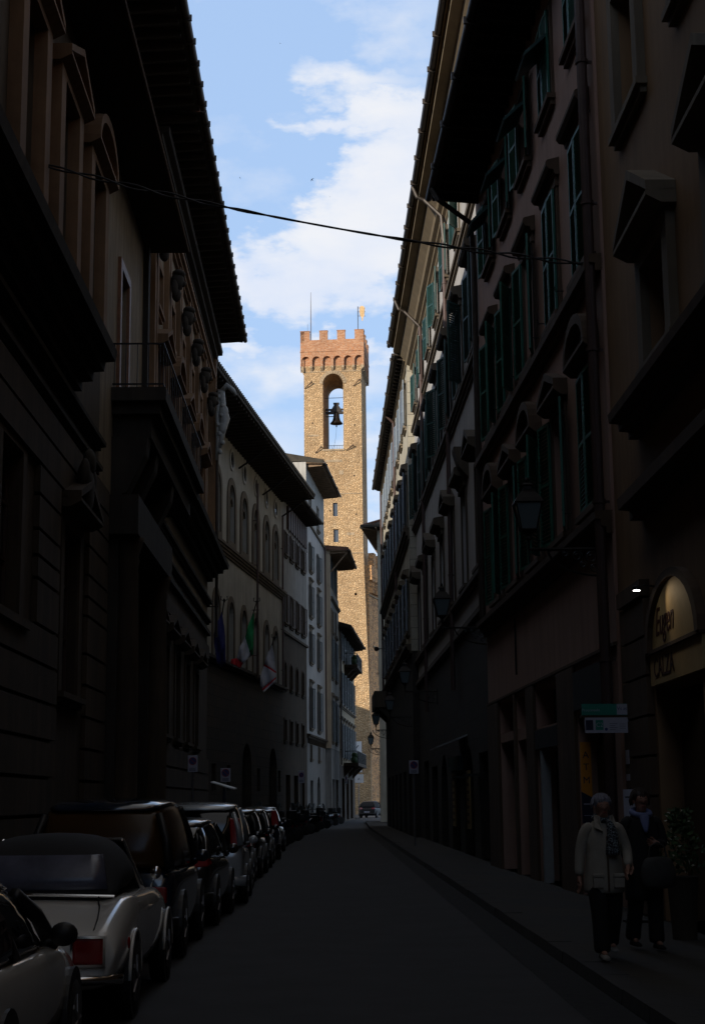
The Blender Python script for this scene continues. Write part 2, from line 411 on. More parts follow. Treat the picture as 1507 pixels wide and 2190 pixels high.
def window(F, s, z, w, h, frame='r2s', fw=.12, hood=None, sill=True, shut=None, smat='green', ang=(172, 172), glass='glass', d=.22, arch=False, hp=.2, hh=.3, hz=.22, cut=True, muntin='brown', fp=.05, apron=False):
    """opening with surround, glazing, hood and shutters; origin at the middle of its sill line on the wall"""
    o = F.o
    if cut: F.hole(round(s-w/2, 3), round(s+w/2, 3), z, z+h, arch)
    key = ('win', o, w, h, frame, fw, sill, arch, fp, apron)
    ob = cached(key, 'window', F.root, (s, 0, z))
    if not ob:
        m = MB(o); W = w/2
        if arch:
            K = 14; zc = h-W
            for k in range(K):
                a0, a1 = PI*k/K, PI*(k+1)/K
                P = [(-(W)*math.cos(a0), zc+W*math.sin(a0)), (-(W)*math.cos(a1), zc+W*math.sin(a1)), (-(W+fw)*math.cos(a1), zc+(W+fw)*math.sin(a1)), (-(W+fw)*math.cos(a0), zc+(W+fw)*math.sin(a0))]
                m.prism(P, .002, fp)
            top = zc
        else:
            m.nb(-W-fw, W+fw, .002, fp, h, h+fw); top = h
        m.nb(-W-fw, -W, .002, fp, 0, top-.001); m.nb(W, W+fw, .002, fp, 0, top-.001)
        if sill:
            m.nb(-W-fw-.08, W+fw+.08, -.1, .16, -.10, -.001); m.nb(-W-fw-.02, W+fw+.02, .001, .09, -.2, -.102)
        else: m.nb(-W-fw, W+fw, .002, fp, -fw, -.001)
        if apron: m.nb(-W-fw, W+fw, .002, fp*.8, -.9, -.21)
        ob = m.build('window', frame, F.root, (s, 0, z), key=key)
    key = ('pane', o, w, h, glass, d)
    if not cached(key, 'pane', ob):
        m = MB(o); m.nb(-w/2, w/2, -d-.02, -d, 0, h); m.build('pane', glass, ob, key=key)
    key = ('sash', o, w, h, muntin, d)
    if not cached(key, 'sash', ob):
        m = MB(o); f = .055
        zt = h-(w/2 if arch else 0)
        m.nb(-w/2, -w/2+f, -d+.002, -d+.05, 0, zt); m.nb(w/2-f, w/2, -d+.002, -d+.05, 0, zt); m.nb(-f*.6, f*.6, -d+.002, -d+.055, f, zt-f)
        for q in (0, zt*.35, zt*.68, zt-f): m.nb(-w/2+f, w/2-f, -d+.003, -d+.045, q, q+f*.7)
        m.build('sash', muntin, ob, key=key)
    if hood:
        key = ('hood', hood, o, w, h, hp, hh, frame, fw)
        if not cached(key, 'hood', ob, (0, 0, h+hz)):
            m = MB(o); W = w/2+fw+.14
            if hood == 'flat':
                m.prof([(0, -.0), (hp*.35, .0), (hp*.45, .09), (hp*.8, .10), (hp, .17), (hp, hh-.03), (hp*.9, hh), (0, hh+.06)], -W, W)
                m.nb(-W+.10, W-.10, .001, hp*.3, -.18, -.002)
            else:
                m.prof([(0, 0), (hp*.5, 0), (hp, .10), (hp, .16), (0, .19)], -W, W)
                if hood == 'tri':
                    for sg in (-1, 1): m.prism([(sg*W, .165), (sg*W, .29), (0, hh+.34), (0, hh+.20)], .002, hp)
                    m.prism([(-W+.1, .19), (W-.1, .19), (0, hh+.2)], .002, hp*.25)
                else:
                    K = 12; R0, R1 = W-.14, W
                    for k in range(K):
                        a0, a1 = PI*k/K, PI*(k+1)/K; f = (hh+.34)/W
                        P = [(-R0*math.cos(a0), .165+R0*f*.86*math.sin(a0)), (-R0*math.cos(a1), .165+R0*f*.86*math.sin(a1)), (-R1*math.cos(a1), .165+R1*f*math.sin(a1)), (-R1*math.cos(a0), .165+R1*f*math.sin(a0))]
                        m.prism(P, .002, hp)
                    m.prism([(-R0*math.cos(PI*k/K), .17+R0*f*.84*math.sin(PI*k/K)) for k in range(K+1)], .003, hp*.25)
            m.build('hood', frame, ob, (0, 0, h+hz), key=key)
    if shut:
        lw = w/2-.01; hs = h-.02 if not arch else h-w/2
        me = leaf_mesh(lw, hs, smat)
        for sd, an in ((-1, ang[0]), (1, ang[1])):
            if an is None: continue
            rz = rad(an)*o if sd < 0 else PI-rad(an)*o
            put('shutter', me, ob, (sd*(w/2+.005), o*(fp+.035), .01), (0, 0, rz))
    return ob

# ------------------------------------------------------------------ setting
GX = 2.42
m = MB(); m.poly([(-700, -400, -.008), (700, -400, -.008), (700, 1500, -.008), (-700, 1500, -.008)]); struct(m.build('ground', 'ground'))
m = MB(); m.poly([(-3.25, -70, 0), (GX, -70, 0), (GX, 118, 0), (6, 150, 0), (9, 170, 0), (3.0, 172, 0), (1.6, 150, 0), (-.2, 122, 0), (-1.7, 98, 0), (-3.0, 68, 0), (-3.25, 60, 0)])
struct(m.build('road', 'asphalt'))
def slab(name, inner, outer, z=.12, mat='pave'):
    m = MB(); n = len(inner)
    for i in range(n-1):
        (a, b), (c, d) = inner[i], inner[i+1]; (e, f), (g, h) = outer[i], outer[i+1]
        m.poly([(a, b, z), (c, d, z), (g, h, z), (e, f, z)]); m.poly([(a, b, -.004), (c, d, -.004), (c, d, z), (a, b, z)])
    return m.build(name, mat)
kr = [(GX+.28, -70), (GX+.28, 30), (GX+.25, 62), (GX+.25, 92), (GX+.6, 118)]
pv = struct(slab('pavement', kr, [(5, -70), (5, 30), (5, 62), (5, 92), (6.5, 118)]))
m = MB()
for (a, b), (c, d) in zip(kr, kr[1:]):
    n = max(1, int((d-b)/1.1))
    for i in range(n):
        t0, t1 = i/n, (i+1)/n; x0, x1 = a+(c-a)*t0, a+(c-a)*t1; y0, y1 = b+(d-b)*t0+.006, b+(d-b)*t1-.006
        j = random.uniform(-.004, .004)
        m.hexa([(x0-.28+j, y0, -.01), (x0, y0, -.01), (x1, y1, -.01), (x1-.28+j, y1, -.01), (x0-.265+j, y0, .123+j), (x0, y0, .123+j), (x1, y1, .123+j), (x1-.265+j, y1, .123+j)])
struct(m.build('kerb', 'kerb'))
m = MB()
m.poly([(GX-.42, -70, .004), (GX-.01, -70, .004), (GX-.01, 92, .004), (GX-.42, 92, .004)]); struct(m.build('gutter_strip', 'r3g'))
kl = [(-3.25, -70), (-3.25, 60), (-3.0, 68), (-1.7, 98), (-.2, 122), (1.6, 150)]
struct(slab('pavement', kl, [(-4.9, -70), (-4.9, 60), (-5.6, 70), (-2.2, 98), (.6, 122), (3.2, 150)]))

# ------------------------------------------------------------------ RIGHT: ochre building (nearest)
R1 = Facade('ochre_building', (4.35, -60), (4.35, 22.85), +1, 'nearest building on the right, ochre plaster with grey window frames and lit shop arch')
def y1(y): return y+60
for z, hd, hh in ((11.25, None, 0), (7.35, 'tri', .55)):
    for y in (20.3, 16.6, 12.9):
        window(R1, y1(y) if z > 8 else y1(y-1.2), z, 1.35, 2.0 if z > 8 else 1.35, 'r1g', .28 if z > 8 else .3, hood=hd, hp=.38, hh=hh, hz=.24, glass='glass', muntin='wood', fp=.12)
for y in (-20, -12, -4, 4):
    for z in (7.35, 11.25, 15): window(R1, y1(y), z, 1.3, 1.9, 'r1g', .2)
window(R1, y1(20.3), 15.2, 1.3, 1.8, 'r1g', .2); window(R1, y1(16.6), 15.2, 1.3, 1.8, 'r1g', .2)
R1.hole(y1(17.9), y1(20.5), .12, 3.1); R1.hole(y1(12.5), y1(16.5), .12, 3.1)
R1.wall(0, 21.5, 'r1', depth=10)
R1.band('cornice', 6.6, .35, .42, 'r2s', y1(-60), y1(20.9)); R1.band('cornice', 5.45, .3, .34, 'r2s', y1(-60), y1(20.9), 2)
m = R1.mb()
for k in range(8):
    z = .12+k*.53; m.nb(y1(20.62), y1(22.3), .001, .10, z+.018, z+.512)
m.nb(y1(20.62), y1(22.3), .001, .14, 4.38, 4.6)
m.build('rusticated_pier', 'r2s', R1.root)
R1.roof(21.5, 1.2, 10, s0=0)
# shop lunette and fascia
m = R1.mb(); K = 16; cx = y1(19.05)
m.prism([(cx+1.32*math.cos(PI*k/K), 3.60+.80*math.sin(PI*k/K)) for k in range(K+1)], .012, .05); lun = m.build('shop_lunette', 'lunette', R1.root)
m = R1.mb()
for k in range(K):
    a0, a1 = PI*k/K, PI*(k+1)/K
    m.prism([(cx+r*1.34*math.cos(a), 3.58+r*.82*math.sin(a)) for r, a in ((1, a0), (1, a1), (1.13, a1), (1.13, a0))], .002, .12)
m.nb(cx-1.5, cx+1.5, .002, .10, 3.55, 3.595); m.build('arch_moulding', 'r2s', R1.root)
m = R1.mb(); m.nb(cx-1.45, cx+1.45, .004, .06, 3.14, 3.548); m.build('shop_fascia', 'lunette', R1.root)
rt = (PI/2, 0, PI)      # lettering reads from the street: right-hand wall, outward = +y local
text('shop_lettering', 'Eugen', .52, 'letter', R1.root, (cx+.52, .055, 3.92), rt, .004, .85, .35)
text('shop_lettering', 'CALZA', .36, 'letter', R1.root, (cx+.62, .064, 3.34), rt, .004, 1.05)
m = R1.mb(); m.nb(y1(17.9)+.04, y1(20.5)-.04, -.5, -.3, .12, 3.05); m.build('shop_window', 'glass', R1.root)
# spot lamp of the shop
sp = empty('spot_lamp', (4.0, 19.75, 4.34), 0, 'small lit spot lamp on a bracket shining on the cream shop arch', 'lamp')
m = MB(); m.tube([(.36, 0, .02), (.1, 0, .06), (0, 0, .02)], .012, 6); m.build('bracket', 'iron', sp)
m = MB(); m.ell((0, 0, -.012), .048, .035, .010); m.build('lamp_glass', 'lampg', sp); m = MB(); m.lathe([(.02, .055), (.05, .04), (.062, -.008), (.055, -.008), (.03, .03)], seg=14); m.build('lamp_housing', 'iron', sp)
sl = bpy.data.lights.new('shop_spot', 'SPOT'); sl.energy = 5; sl.color = (1, .78, .5); sl.spot_size = rad(70); sl.shadow_soft_size = .05; sl.spot_blend = .8
so = bpy.data.objects.new('shop_spot', sl); C.objects.link(so); so.parent = sp; so.location = (-.02, -.12, .02)
so.rotation_euler = Vector((.34, -.75, -.45)).to_track_quat('-Z', 'Y').to_euler()

# ------------------------------------------------------------------ RIGHT: pink building
R2 = Facade('pink_building', (4.30, 22.85), (3.93, 38.0), +1, 'pink plaster building on the right with dark green shutters and deep black eaves')
cs = [1.3, 4.1, 6.9, 9.7, 12.5]
a3 = [(2, 2), (2, 2), (166, 172), (152, 172), (156, 170)]; a2 = [(2, 2), (168, 170), (155, 172), (168, 170), (160, 172)]; a4 = [(2, 2), (2, 2), (170, 172), (172, 172), (170, 172)]
for i, s in enumerate(cs):
    window(R2, s, 14.35, 1.15, 1.75, 'r2s', .13, None, True, 1, 'green', a4[i])
    window(R2, s, 10.22, 1.2, 2.35, 'r2s', .14, 'flat', True, 1, 'green', a3[i], hp=.24, hh=.27, hz=.16)
    window(R2, s, 6.22, 1.25, 2.3, 'r2s', .15, 'arch' if i % 2 == 0 else 'tri', True, 1, 'green', a2[i], hp=.26, hh=.28, hz=.12)
for a, b, c, d in ((.40, 3.35, .12, 3.08), (5.15, 7.75, .12, 2.60), (5.15, 7.75, 3.05, 3.80), (8.85, 10.35, .12, 2.9), (10.65, 13.05, .12, 2.95), (8.85, 10.35, 3.15, 3.85), (10.65, 13.05, 3.15, 3.88)): R2.hole(a, b, c, d)
R2.wall(0, 17.3, 'r2', depth=10)
R2.band('string_course', 9.78, .26, .2, 'r2s', 0, R2.L, 2); R2.band('string_course', 5.62, .34, .26, 'r2s', 0, R2.L, 3); R2.band('string_course', 3.92, .05, .06, 'r2s', 0, R2.L, 1)
m = R2.mb(); m.nb(.42, 3.36, .004, .07, 3.14, 3.78); m.build('shop_fascia', 'slate', R2.root)
m = R2.mb(); m.nb(5.17, 7.72, .004, .06, 2.63, 3.0); m.build('shop_fascia', 'slate', R2.root)
m = R2.mb(); m.nb(7.0, 7.12, -.12, .06, .12, 2.6); m.build('door_post', 'offw', R2.root)
for a, b in ((3.42, 5.1), (7.8, 8.8), (10.4, 10.6), (13.1, 15)):
    m = R2.mb(); m.nb(a, b, .001, .06, .12, 3.9); m.build('stone_pier', 'r2s', R2.root)
for a, b in ((.5, 3.3), (5.2, 6.9), (8.9, 10.3), (10.7, 13)):
    m = R2.mb(); m.nb(a, b, -.33, -.289, .12, 2.55)
    for k in range(4): m.nb(a+(b-a)*k/4, a+(b-a)*k/4+.05, -.29, -.25, .12, 2.55)
    m.build('shop_door', 'plast', R2.root)
for s in cs[1:]:                                # lower flaps of the top floor shutters pushed outwards
    m = R2.mb(); m.prof([(.05, 15.62), (.50, 15.20), (.53, 15.24), (.08, 15.67)], s-.55, s+.55)
    for k in range(9): m.prof([(.09+.045*k, 15.63-.042*k), (.11+.045*k, 15.61-.042*k), (.11+.045*k, 15.67-.042*k), (.09+.045*k, 15.67-.042*k)], s-.50, s+.50)
    m.build('shutter_flap', 'dgreen', R2.root)
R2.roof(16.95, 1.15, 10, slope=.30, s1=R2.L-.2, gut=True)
R2.pipe(.12, .12, 17.2, .085, .16); R2.pipe(.38, 9, 17.2, .06, .12)
m = R2.mb(); m.tube([(10.2, .02, 5.5), (10.2, .02, 4.3)], .02, 6); m.build('cable_run', 'cable', R2.root)
m = R2.mb(); m.tube([(14.0, 1.25, 16.9), (14.0, 1.1, 16.6), (14.6, .2, 16.2), (15.0, .12, 15.6), (15.0, .12, 6)], .07, 8); m.build('downpipe', 'gutter', R2.root)
for s in cs[1:]:
    for z in (6.5, 10.5):
        for q in (-.95, .95): m = R2.mb(); m.tube([(s+q, .02, z), (s+q, .16, z), (s+q, .18, z+.08)], .012, 5); m.build('shutter_stay', 'iron', R2.root)

# ------------------------------------------------------------------ RIGHT: white building
R3 = Facade('white_building', (4.08, 38.0), (3.90, 66.5), +1, 'long white building on the right with cream moulded cornice and dark green shutters')
for i in range(7):
    s = 2.3+4.08*i
    window(R3, s, 18.45, 1.15, 1.6, 'r3s', .12, None, True, 1, 'dgreen', [(172, 160), (150, 172), (172, 172), (172, 160), (172, 172), (165, 172), (172, 172)][i])
    window(R3, s, 13.65, 1.25, 2.45, 'r3s', .13, 'flat', True, 1, 'dgreen', [(162, 170), (140, 172), (165, 160), (172, 150), (160, 172), (172, 172), (160, 160)][i], hp=.34, hh=.34, hz=.14)
    window(R3, s, 7.75, 1.3, 2.75, 'r3s', .16, 'flat' if i % 2 else 'tri', True, None, hp=.38, hh=.36, hz=.26)
for k in range(6): R3.hole(1.2+4.4*k, 4.0+4.4*k, .12, 3.2 if k % 2 else 2.9, k in (1, 3))
R3.wall(6.62, 21.75, 'r3', depth=11)
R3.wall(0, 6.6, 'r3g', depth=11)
m = R3.mb(); m.nb(-7, -.002, -11, -.01, 17.0, 21.72); m.build('upper_wall', 'r3', R3.root)
R3.band('string_course', 13.05, .32, .2, 'r3s'); R3.band('string_course', 17.55, .24, .16, 'r3s', steps=2)
R3.band('string_course', 7.35, .22, .18, 'r3s', steps=2); R3.band('string_course', 6.5, .16, .12, 'r3s', steps=1)
m = R3.mb()                                    # coved cornice
m.prof([(0, 20.35), (.06, 20.4), (.06, 20.52), (.16, 20.58), (.16, 20.72), (.30, 20.80), (.34, 20.95), (.56, 21.20), (.58, 21.32), (.88, 21.36), (.88, 21.50), (0, 21.62)], -7, R3.L)
m.build('cornice', 'cove', R3.root)
r = R3.roof(21.60, .98, 11, slope=.2, s0=-7, mat='tiled', rafters=False, eave='cove', hooks=2.0)
R3.pipe(.35, 6, 13, .06, .12); R3.pipe(9.9, 5, 19.6, .07, .14, 'pipe'); R3.pipe(21.7, 5, 20.4, .07, .14, 'pipe')
for s, q in ((9.9, 19.6), (21.7, 20.4)):
    m = R3.mb(); m.tube([(s, .14, q), (s, .2, 20.5), (s+.1, .75, 21.1), (s+.1, .98, 21.2), (s+.1, 1.12, 21.55)], .06, 8); m.build('downpipe', 'gutter', R3.root)
for s, q in ((5.2, 11.6),): m = R3.mb(); m.prof([(0, q-.9), (.25, q-.6), (.3, q-.5), (.42, q-.1), (.42, q), (0, q)], s-.28, s+.28); m.build('stone_bracket', 'r3s', R3.root)
for s0, s1, z in ((3.7, 4.6, 2.3), (8.1, 9, 2.3)):
    m = R3.mb(); m.nb(s0, s1, .02, .35, z, z+.06); m.build('awning_ledge', 'plast', R3.root)

# ------------------------------------------------------------------ RIGHT: cream building with quoins
R4 = Facade('cream_building', (3.64, 66.5), (3.60, 97.0), +1, 'far cream building on the right with block quoins, grey blue shutters and rafter eaves')
for i in range(8):
    s = 2.1+3.55*i
    window(R4, s, 18.35, 1.1, 2.05, 'r1g', .1, None, True, 1, 'blueg', (172, 172))
    window(R4, s, 13.75, 1.15, 2.35, 'r1g', .12, 'flat', True, 1, 'blueg', (165, 172), hp=.3, hh=.3, hz=.12)
    window(R4, s, 9.0, 1.15, 2.3, 'r1g', .12, 'flat', True, 1, 'blueg', (172, 168), hp=.3, hh=.3, hz=.12)
for k in range(6): R4.hole(2+4.6*k, 4.6+4.6*k, .12, 3.0)
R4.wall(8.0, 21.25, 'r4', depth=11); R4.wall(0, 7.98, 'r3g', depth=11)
R4.band('string_course', 12.9, .5, .3, 'r3s'); R4.band('string_course', 7.9, .4, .3, 'r3s')
m = R4.mb(); m.nb(-.03, .5, -.42, .03, 8.0, 21.2); m.build('quoins', 'quoin', R4.root)
m = R4.mb(); m.prof([(0, 20.75), (.08, 20.8), (.08, 20.95), (.18, 21.0), (.18, 21.18), (0, 21.2)], 0, R4.L); m.build('cornice', 'cove', R4.root)
R4.roof(21.25, .52, 11, slope=.12, hooks=3, mat='tiled')
R4.pipe(11.0, 8, 20.6, .07, .14, 'pipe', top=(.5, 21.2)); R4.pipe(30.2, 8, 21, .07, .14)
for s0, s1, z, n in ((24, 29.5, 7.0, .9),):
    m = R4.mb(); m.nb(s0, s1, 0, n, z, z+.18); m.prof([(0, z-.7), (n*.8, z-.01), (0, z-.01)], s0+.3, s0+.6); m.prof([(0, z-.7), (n*.8, z-.01), (0, z-.01)], s1-.6, s1-.3)
    m.nb(s0, s1, n-.06, n, z+.18, z+.95); m.nb(s0, s0+.06, .01, n-.062, z+.18, z+.95)
    m.build('balcony', 'r3s', R4.root)

# ------------------------------------------------------------------ RIGHT: farthest low building with hipped eave
R5 = Facade('corner_building', (3.75, 113.6), (5.15, 124.2), +1, 'farthest building on the right, its dark hipped eave jutting beside the tower')
for i in range(3):
    for z in (6, 11, 16): window(R5, 2+3*i, z, 1.1, 2, 'r3s', .1)
R5.wall(0, 21.5, 'r4', depth=9)
m = R5.mb(); e = 1.15; z = 21.6; D = -9; L = R5.L
def hp(a, b, c): return (a, b, c)
A = [(-e, e, z), (L+e, e, z), (L+e, D-e, z), (-e, D-e, z)]; A2 = [(x, y, zz+.16) for x, y, zz in A]; T = [(3.2, -4, z+2.4), (L-3.2, -4, z+2.4)]
m.poly(A)
for i in range(4): m.poly([A[i], A[(i+1) % 4], A2[(i+1) % 4], A2[i]])
m.poly([A2[0], A2[1], T[1], T[0]]); m.poly([A2[1], A2[2], T[1]]); m.poly([A2[2], A2[3], T[0], T[1]]); m.poly([A2[3], A2[0], T[0]])
rf = m.build('roof', 'tiled', R5.root)
m = R5.mb(); m.tube([(0, 0, z-.05), (-e, e, z-.06)], .07, 6)
k = 0
while k < L: m.box(k-.05, k+.05, 0, e-.05, z-.12, z-.005); k += .6
k = 0
while k > -9: m.box(-e+.05, 0, k-.05, k+.05, z-.12, z-.006); k -= .6
m.build('rafter_tails', 'rafter', rf)
m = R5.mb()
for i in range(18): m.tube([(-e+.3+i*.7, e, z+.13), (-e+.3+i*.7, e-1.6, z+.55)], .09, 6)
for i in range(14): m.tube([(-e, e-.3-i*.7, z+.13), (-e+1.6, e-.3-i*.7, z+.55)], .09, 6)
m.build('tile_ridges', 'tile', rf)

# ------------------------------------------------------------------ LEFT: near palazzo
L1 = Facade('dark_stone_palazzo', (-4.7, -60), (-4.7, 38.9), -1, 'nearest palazzo on the left in dark stone with deep cornice and balcony over its portal')
for y, hd in ((22.6, 'tri'), (25.9, 'tri'), (29.3, 'arch')):
    window(L1, y1(y), 11.2, 1.5, 2.9, 'pilast', .42, hood=hd, hp=.4, hh=.5, hz=.12, muntin='brown', fp=.22)
window(L1, y1(34.4), 10.95, 1.3, 2.75, 'wood', .22, None, False, muntin='wood', fp=.08, glass='bglass')
for y in (-20, -12, -4, 4, 12, 18):
    window(L1, y1(y), 11.2, 1.5, 2.9, 'pilast', .3); window(L1, y1(y), 3.5, 1.5, 2.5, 'pietra', .3)
window(L1, y1(22.5), 4.4, 1.5, 2.6, 'pietra', .3); window(L1, y1(28.0), 3.6, 1.7, 3.0, 'pietra', .35, hood='tri', hp=.4, hh=.4)
L1.hole(y1(35.6), y1(38.0), .12, 6.2, True)
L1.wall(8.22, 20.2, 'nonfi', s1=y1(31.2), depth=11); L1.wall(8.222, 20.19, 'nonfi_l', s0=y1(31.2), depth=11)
L1.wall(0, 8.2, 'pietra', depth=11)
L1.band('cornice', 9.15, .75, .85, 'pietrad', 0, y1(27.6), 4)
for z in (8.75, 8.25): L1.band('string_course', z, .16, .22 if z > 8.5 else .16, 'pietrad', 0, y1(30.8), 2)
m = L1.mb()
k = -10
zs = [.12, .9, 1.5, 2.1, 2.7, 3.3, 3.9, 4.5, 5.23, 5.6, 6.03, 6.6, 7.1, 7.66, 8.2]
ys = [-60, -20, 10, 15, 18, 21.3]
blocks = [(-60, 20.6), (24.4, 26.4), (29.6, 32.2)]
for a, b in blocks:
    for i in range(len(zs)-1): m.nb(y1(a), y1(b), .001, .10, zs[i]+.03, zs[i+1]-.03)
for i in range(len(zs)-1):
    if zs[i] < 4.0 or zs[i] > 7.05: m.nb(y1(20.6), y1(24.4), .001, .10, zs[i]+.03, zs[i+1]-.03)
    if zs[i] > 7.05: m.nb(y1(26.4), y1(29.6), .001, .10, zs[i]+.03, zs[i+1]-.03)
m.build('rustication', 'pietra', L1.root)
# entrance portal: two piers with columns carrying the balcony
pz = 10.35
m = L1.mb(); m.nb(y1(32.8), y1(43.3), .0, 1.2, pz, pz+.30); m.nb(y1(33.0), y1(43.1), .0, 1.05, pz-.25, pz-.002); m.nb(y1(33.2), y1(42.9), .0, .85, pz-.75, pz-.252)
bal = m.build('balcony', 'pietrad', L1.root)
m = L1.mb()
for z in (pz+1.28, pz+.36): m.nb(y1(32.83), y1(43.27), 1.12, 1.15, z, z+.035); m.nb(y1(32.83), y1(32.86), .02, 1.12, z, z+.035)
yy = 32.84
while yy < 43.3: m.nb(y1(yy), y1(yy)+.018, 1.125, 1.143, pz+.3, pz+1.28); yy += .5
for n in (.05, .3, .55, .8, 1.05): m.nb(y1(32.835), y1(32.853), n, n+.018, pz+.3, pz+1.28)
m.build('railing', 'iron', bal)
for yy in (33.3, 35.0, 38.6):
    m = L1.mb(); m.prof([(0, 8.2), (.35, 8.35), (.75, 9.2), (.8, pz-.76), (0, pz-.76)], y1(yy)-.28, y1(yy)+.28); m.build('console', 'pietrad', L1.root)
m = L1.mb(); m.nb(y1(32.3), y1(39.5), .001, .7, 7.3, 8.15); m.build('portal_lintel', 'pietrad', L1.root)
for q in (32.4, 38.3): m = L1.mb(); m.nb(y1(q), y1(q+1.1), .001, .65, .12, .9); m.nb(y1(q+.15), y1(q+.95), .001, .25, .9, 7.3); m.build('portal_pier', 'pietrad', L1.root)
for yy in (32.95, 38.85):
    m = MB(); m.lathe([(.30, .9), (.32, 1.0), (.26, 1.1), (.27, 3), (.22, 6.7), (.25, 6.8), (.22, 6.9), (.32, 7.2), (.34, 7.3)], (y1(yy), -.42, 0), 20); m.build('column', 'pietra', L1.root, smooth=True)
m = L1.mb(); m.nb(y1(35.6), y1(38.0), -.3, -.2, .12, 6.1)
for i in range(3):
    for j in range(2): m.nb(y1(35.75)+j*1.15, y1(36.7)+j*1.15, -.2, -.16, .4+i*1.6, 1.7+i*1.6)
m.build('door', 'brown', L1.root)
m = L1.mb(); m.prof([(.002, 15.95), (1.08, 15.95), (1.08, 16.1), (.002, 16.9)], y1(-60), y1(38.85)); m.build('boxed_eave', 'eave', L1.root)
L1.roof(20.0, 1.36, 11, slope=.42, s1=y1(38.9), gut=True, hooks=1.15)
m = L1.mb(); m.tube([(y1(-30), -1.10, 15.97), (y1(38.8), -1.10, 15.97)], .045, 6); m.build('gutter', 'r2s', L1.root)
m = L1.mb(); m.nb(y1(38.2), y1(38.6), .001, .14, 10.7, 17); m.build('corner_pilaster', 'pietrad', L1.root)
# coat of arms over the near portal
ca = empty('carved_crest', (-4.5, 28, 8.0), 0, 'carved stone crest on the near palazzo wall between the dark windows', 'carving')
m = MB(); m.ell((.05, 0, -.6), .16, .5, .55); m.ell((.12, 0, -.1), .12, .3, .25); m.ell((.1, .38, -.4), .1, .2, .3); m.ell((.1, -.38, -.4), .1, .2, .3); m.build('shield', 'pietrad', ca, smooth=True)

# second half of the palazzo with tan pilasters
L1b = Facade('pilastered_palazzo', (-4.7, 39.0), (-4.7, 60.3), -1, 'palazzo on the left with tan pilasters, curved pediments and carved masks under wide black eaves')
def y2(y): return y-39
for i in range(5):
    y = 41.4+3.45*i
    window(L1b, y2(y), 11.9, 1.5, 1.95, 'pilast', .22, hood='arch' if i % 2 else 'tri', hp=.45, hh=.42, hz=.05, fp=.14)
    window(L1b, y2(y), 15.2, 1.0, 1.15, 'pilast', .18, None, True, fp=.12)
    window(L1b, y2(y), 3.6, 1.4, 2.6, 'pietra', .3, hood='tri', hp=.35, hh=.3)
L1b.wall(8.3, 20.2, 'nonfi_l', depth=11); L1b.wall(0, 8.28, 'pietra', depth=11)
m = L1b.mb()
for i in range(6):
    y = 39.75+3.45*i
    for dy in (-.0, .55): m.nb(y2(y+dy)-.17, y2(y+dy)+.17, .001, .16, 11.3, 18.3)
m.nb(0, L1b.L, .001, .2, 11.0, 11.28)
m.nb(L1b.L-.3, L1b.L+.02, .001, .3, 11.3, 19.3)
m.build('pilasters', 'pilast', L1b.root)
L1b.band('cornice', 10.2, .65, .85, 'pietrad', 0, L1b.L, 4)
L1b.band('string_course', 9.2, .2, .2, 'pietrad', steps=2); L1b.band('string_course', 8.5, .15, .16, 'pietrad', steps=2); L1b.band('string_course', 8.05, .15, .14, 'pietrad', steps=1)
L1b.band('architrave', 18.2, .35, .3, 'pilast', steps=3); L1b.band('frieze_moulding', 19.1, .5, .55, 'pietrad', steps=3)
m = L1b.mb()
for i in range(len(zs)-2): m.nb(.1, L1b.L, .001, .09, zs[i]+.03, zs[i+1]-.03) if zs[i] < 3.2 or zs[i] > 6.9 else None
m.build('rustication', 'pietra', L1b.root)
for i in range(6):
    y = 40.0+3.45*i; s = y2(y)
    m = MB(); m.ell((s, -.36, 16.75), .24, .2, .30); m.ell((s, -.52, 16.68), .07, .1, .1); m.ell((s, -.4, 16.98), .28, .2, .12); m.ell((s, -.34, 16.35), .15, .14, .22); m.ell((s-.2, -.3, 16.5), .1, .1, .25); m.ell((s+.2, -.3, 16.5), .1, .1, .25)
    m.build('carved_mask', 'pietrad', L1b.root, smooth=True)
L1b.roof(20.0, 1.36, 11, slope=.42, gut=True, hooks=1.15)
L1b.pipe(L1b.L-.12, 8, 18, .06, .36, 'gutter')
# white carved coat of arms on the corner
ca = empty('coat_of_arms', (-4.2, 60.0, 14.6), 0, 'tall pale carved coat of arms hanging on the far corner of the pilastered palazzo', 'carving')
m = MB(); pts = [(.0, -.15, 3.2), (.25, -.2, 3.45), (.5, -.2, 3.25), (.62, -.2, 3.05)]
m.tube(pts, [.10, .13, .09, .05], 8); m.tube([(0, -.15, 3.2), (.1, -.2, 2.6), (.18, -.2, 2.1), (.05, -.2, 1.4), (-.02, -.2, .9)], [.16, .12, .20, .12, .07], 8)
m.tube([(-.05, -.2, 3.0), (-.12, -.2, 2.2), (-.1, -.2, 1.2), (-.15, -.2, .4)], [.07, .10, .08, .05], 8); m.ell((.12, -.25, 2.35), .2, .12, .3); m.ell((.1, -.28, 1.7), .16, .1, .26)
for k in range(7): m.ell((.1*math.sin(k*1.7), -.3, .7+.38*k), .09, .08, .10, 8)
m.build('carving', 'offw', ca, smooth=True)

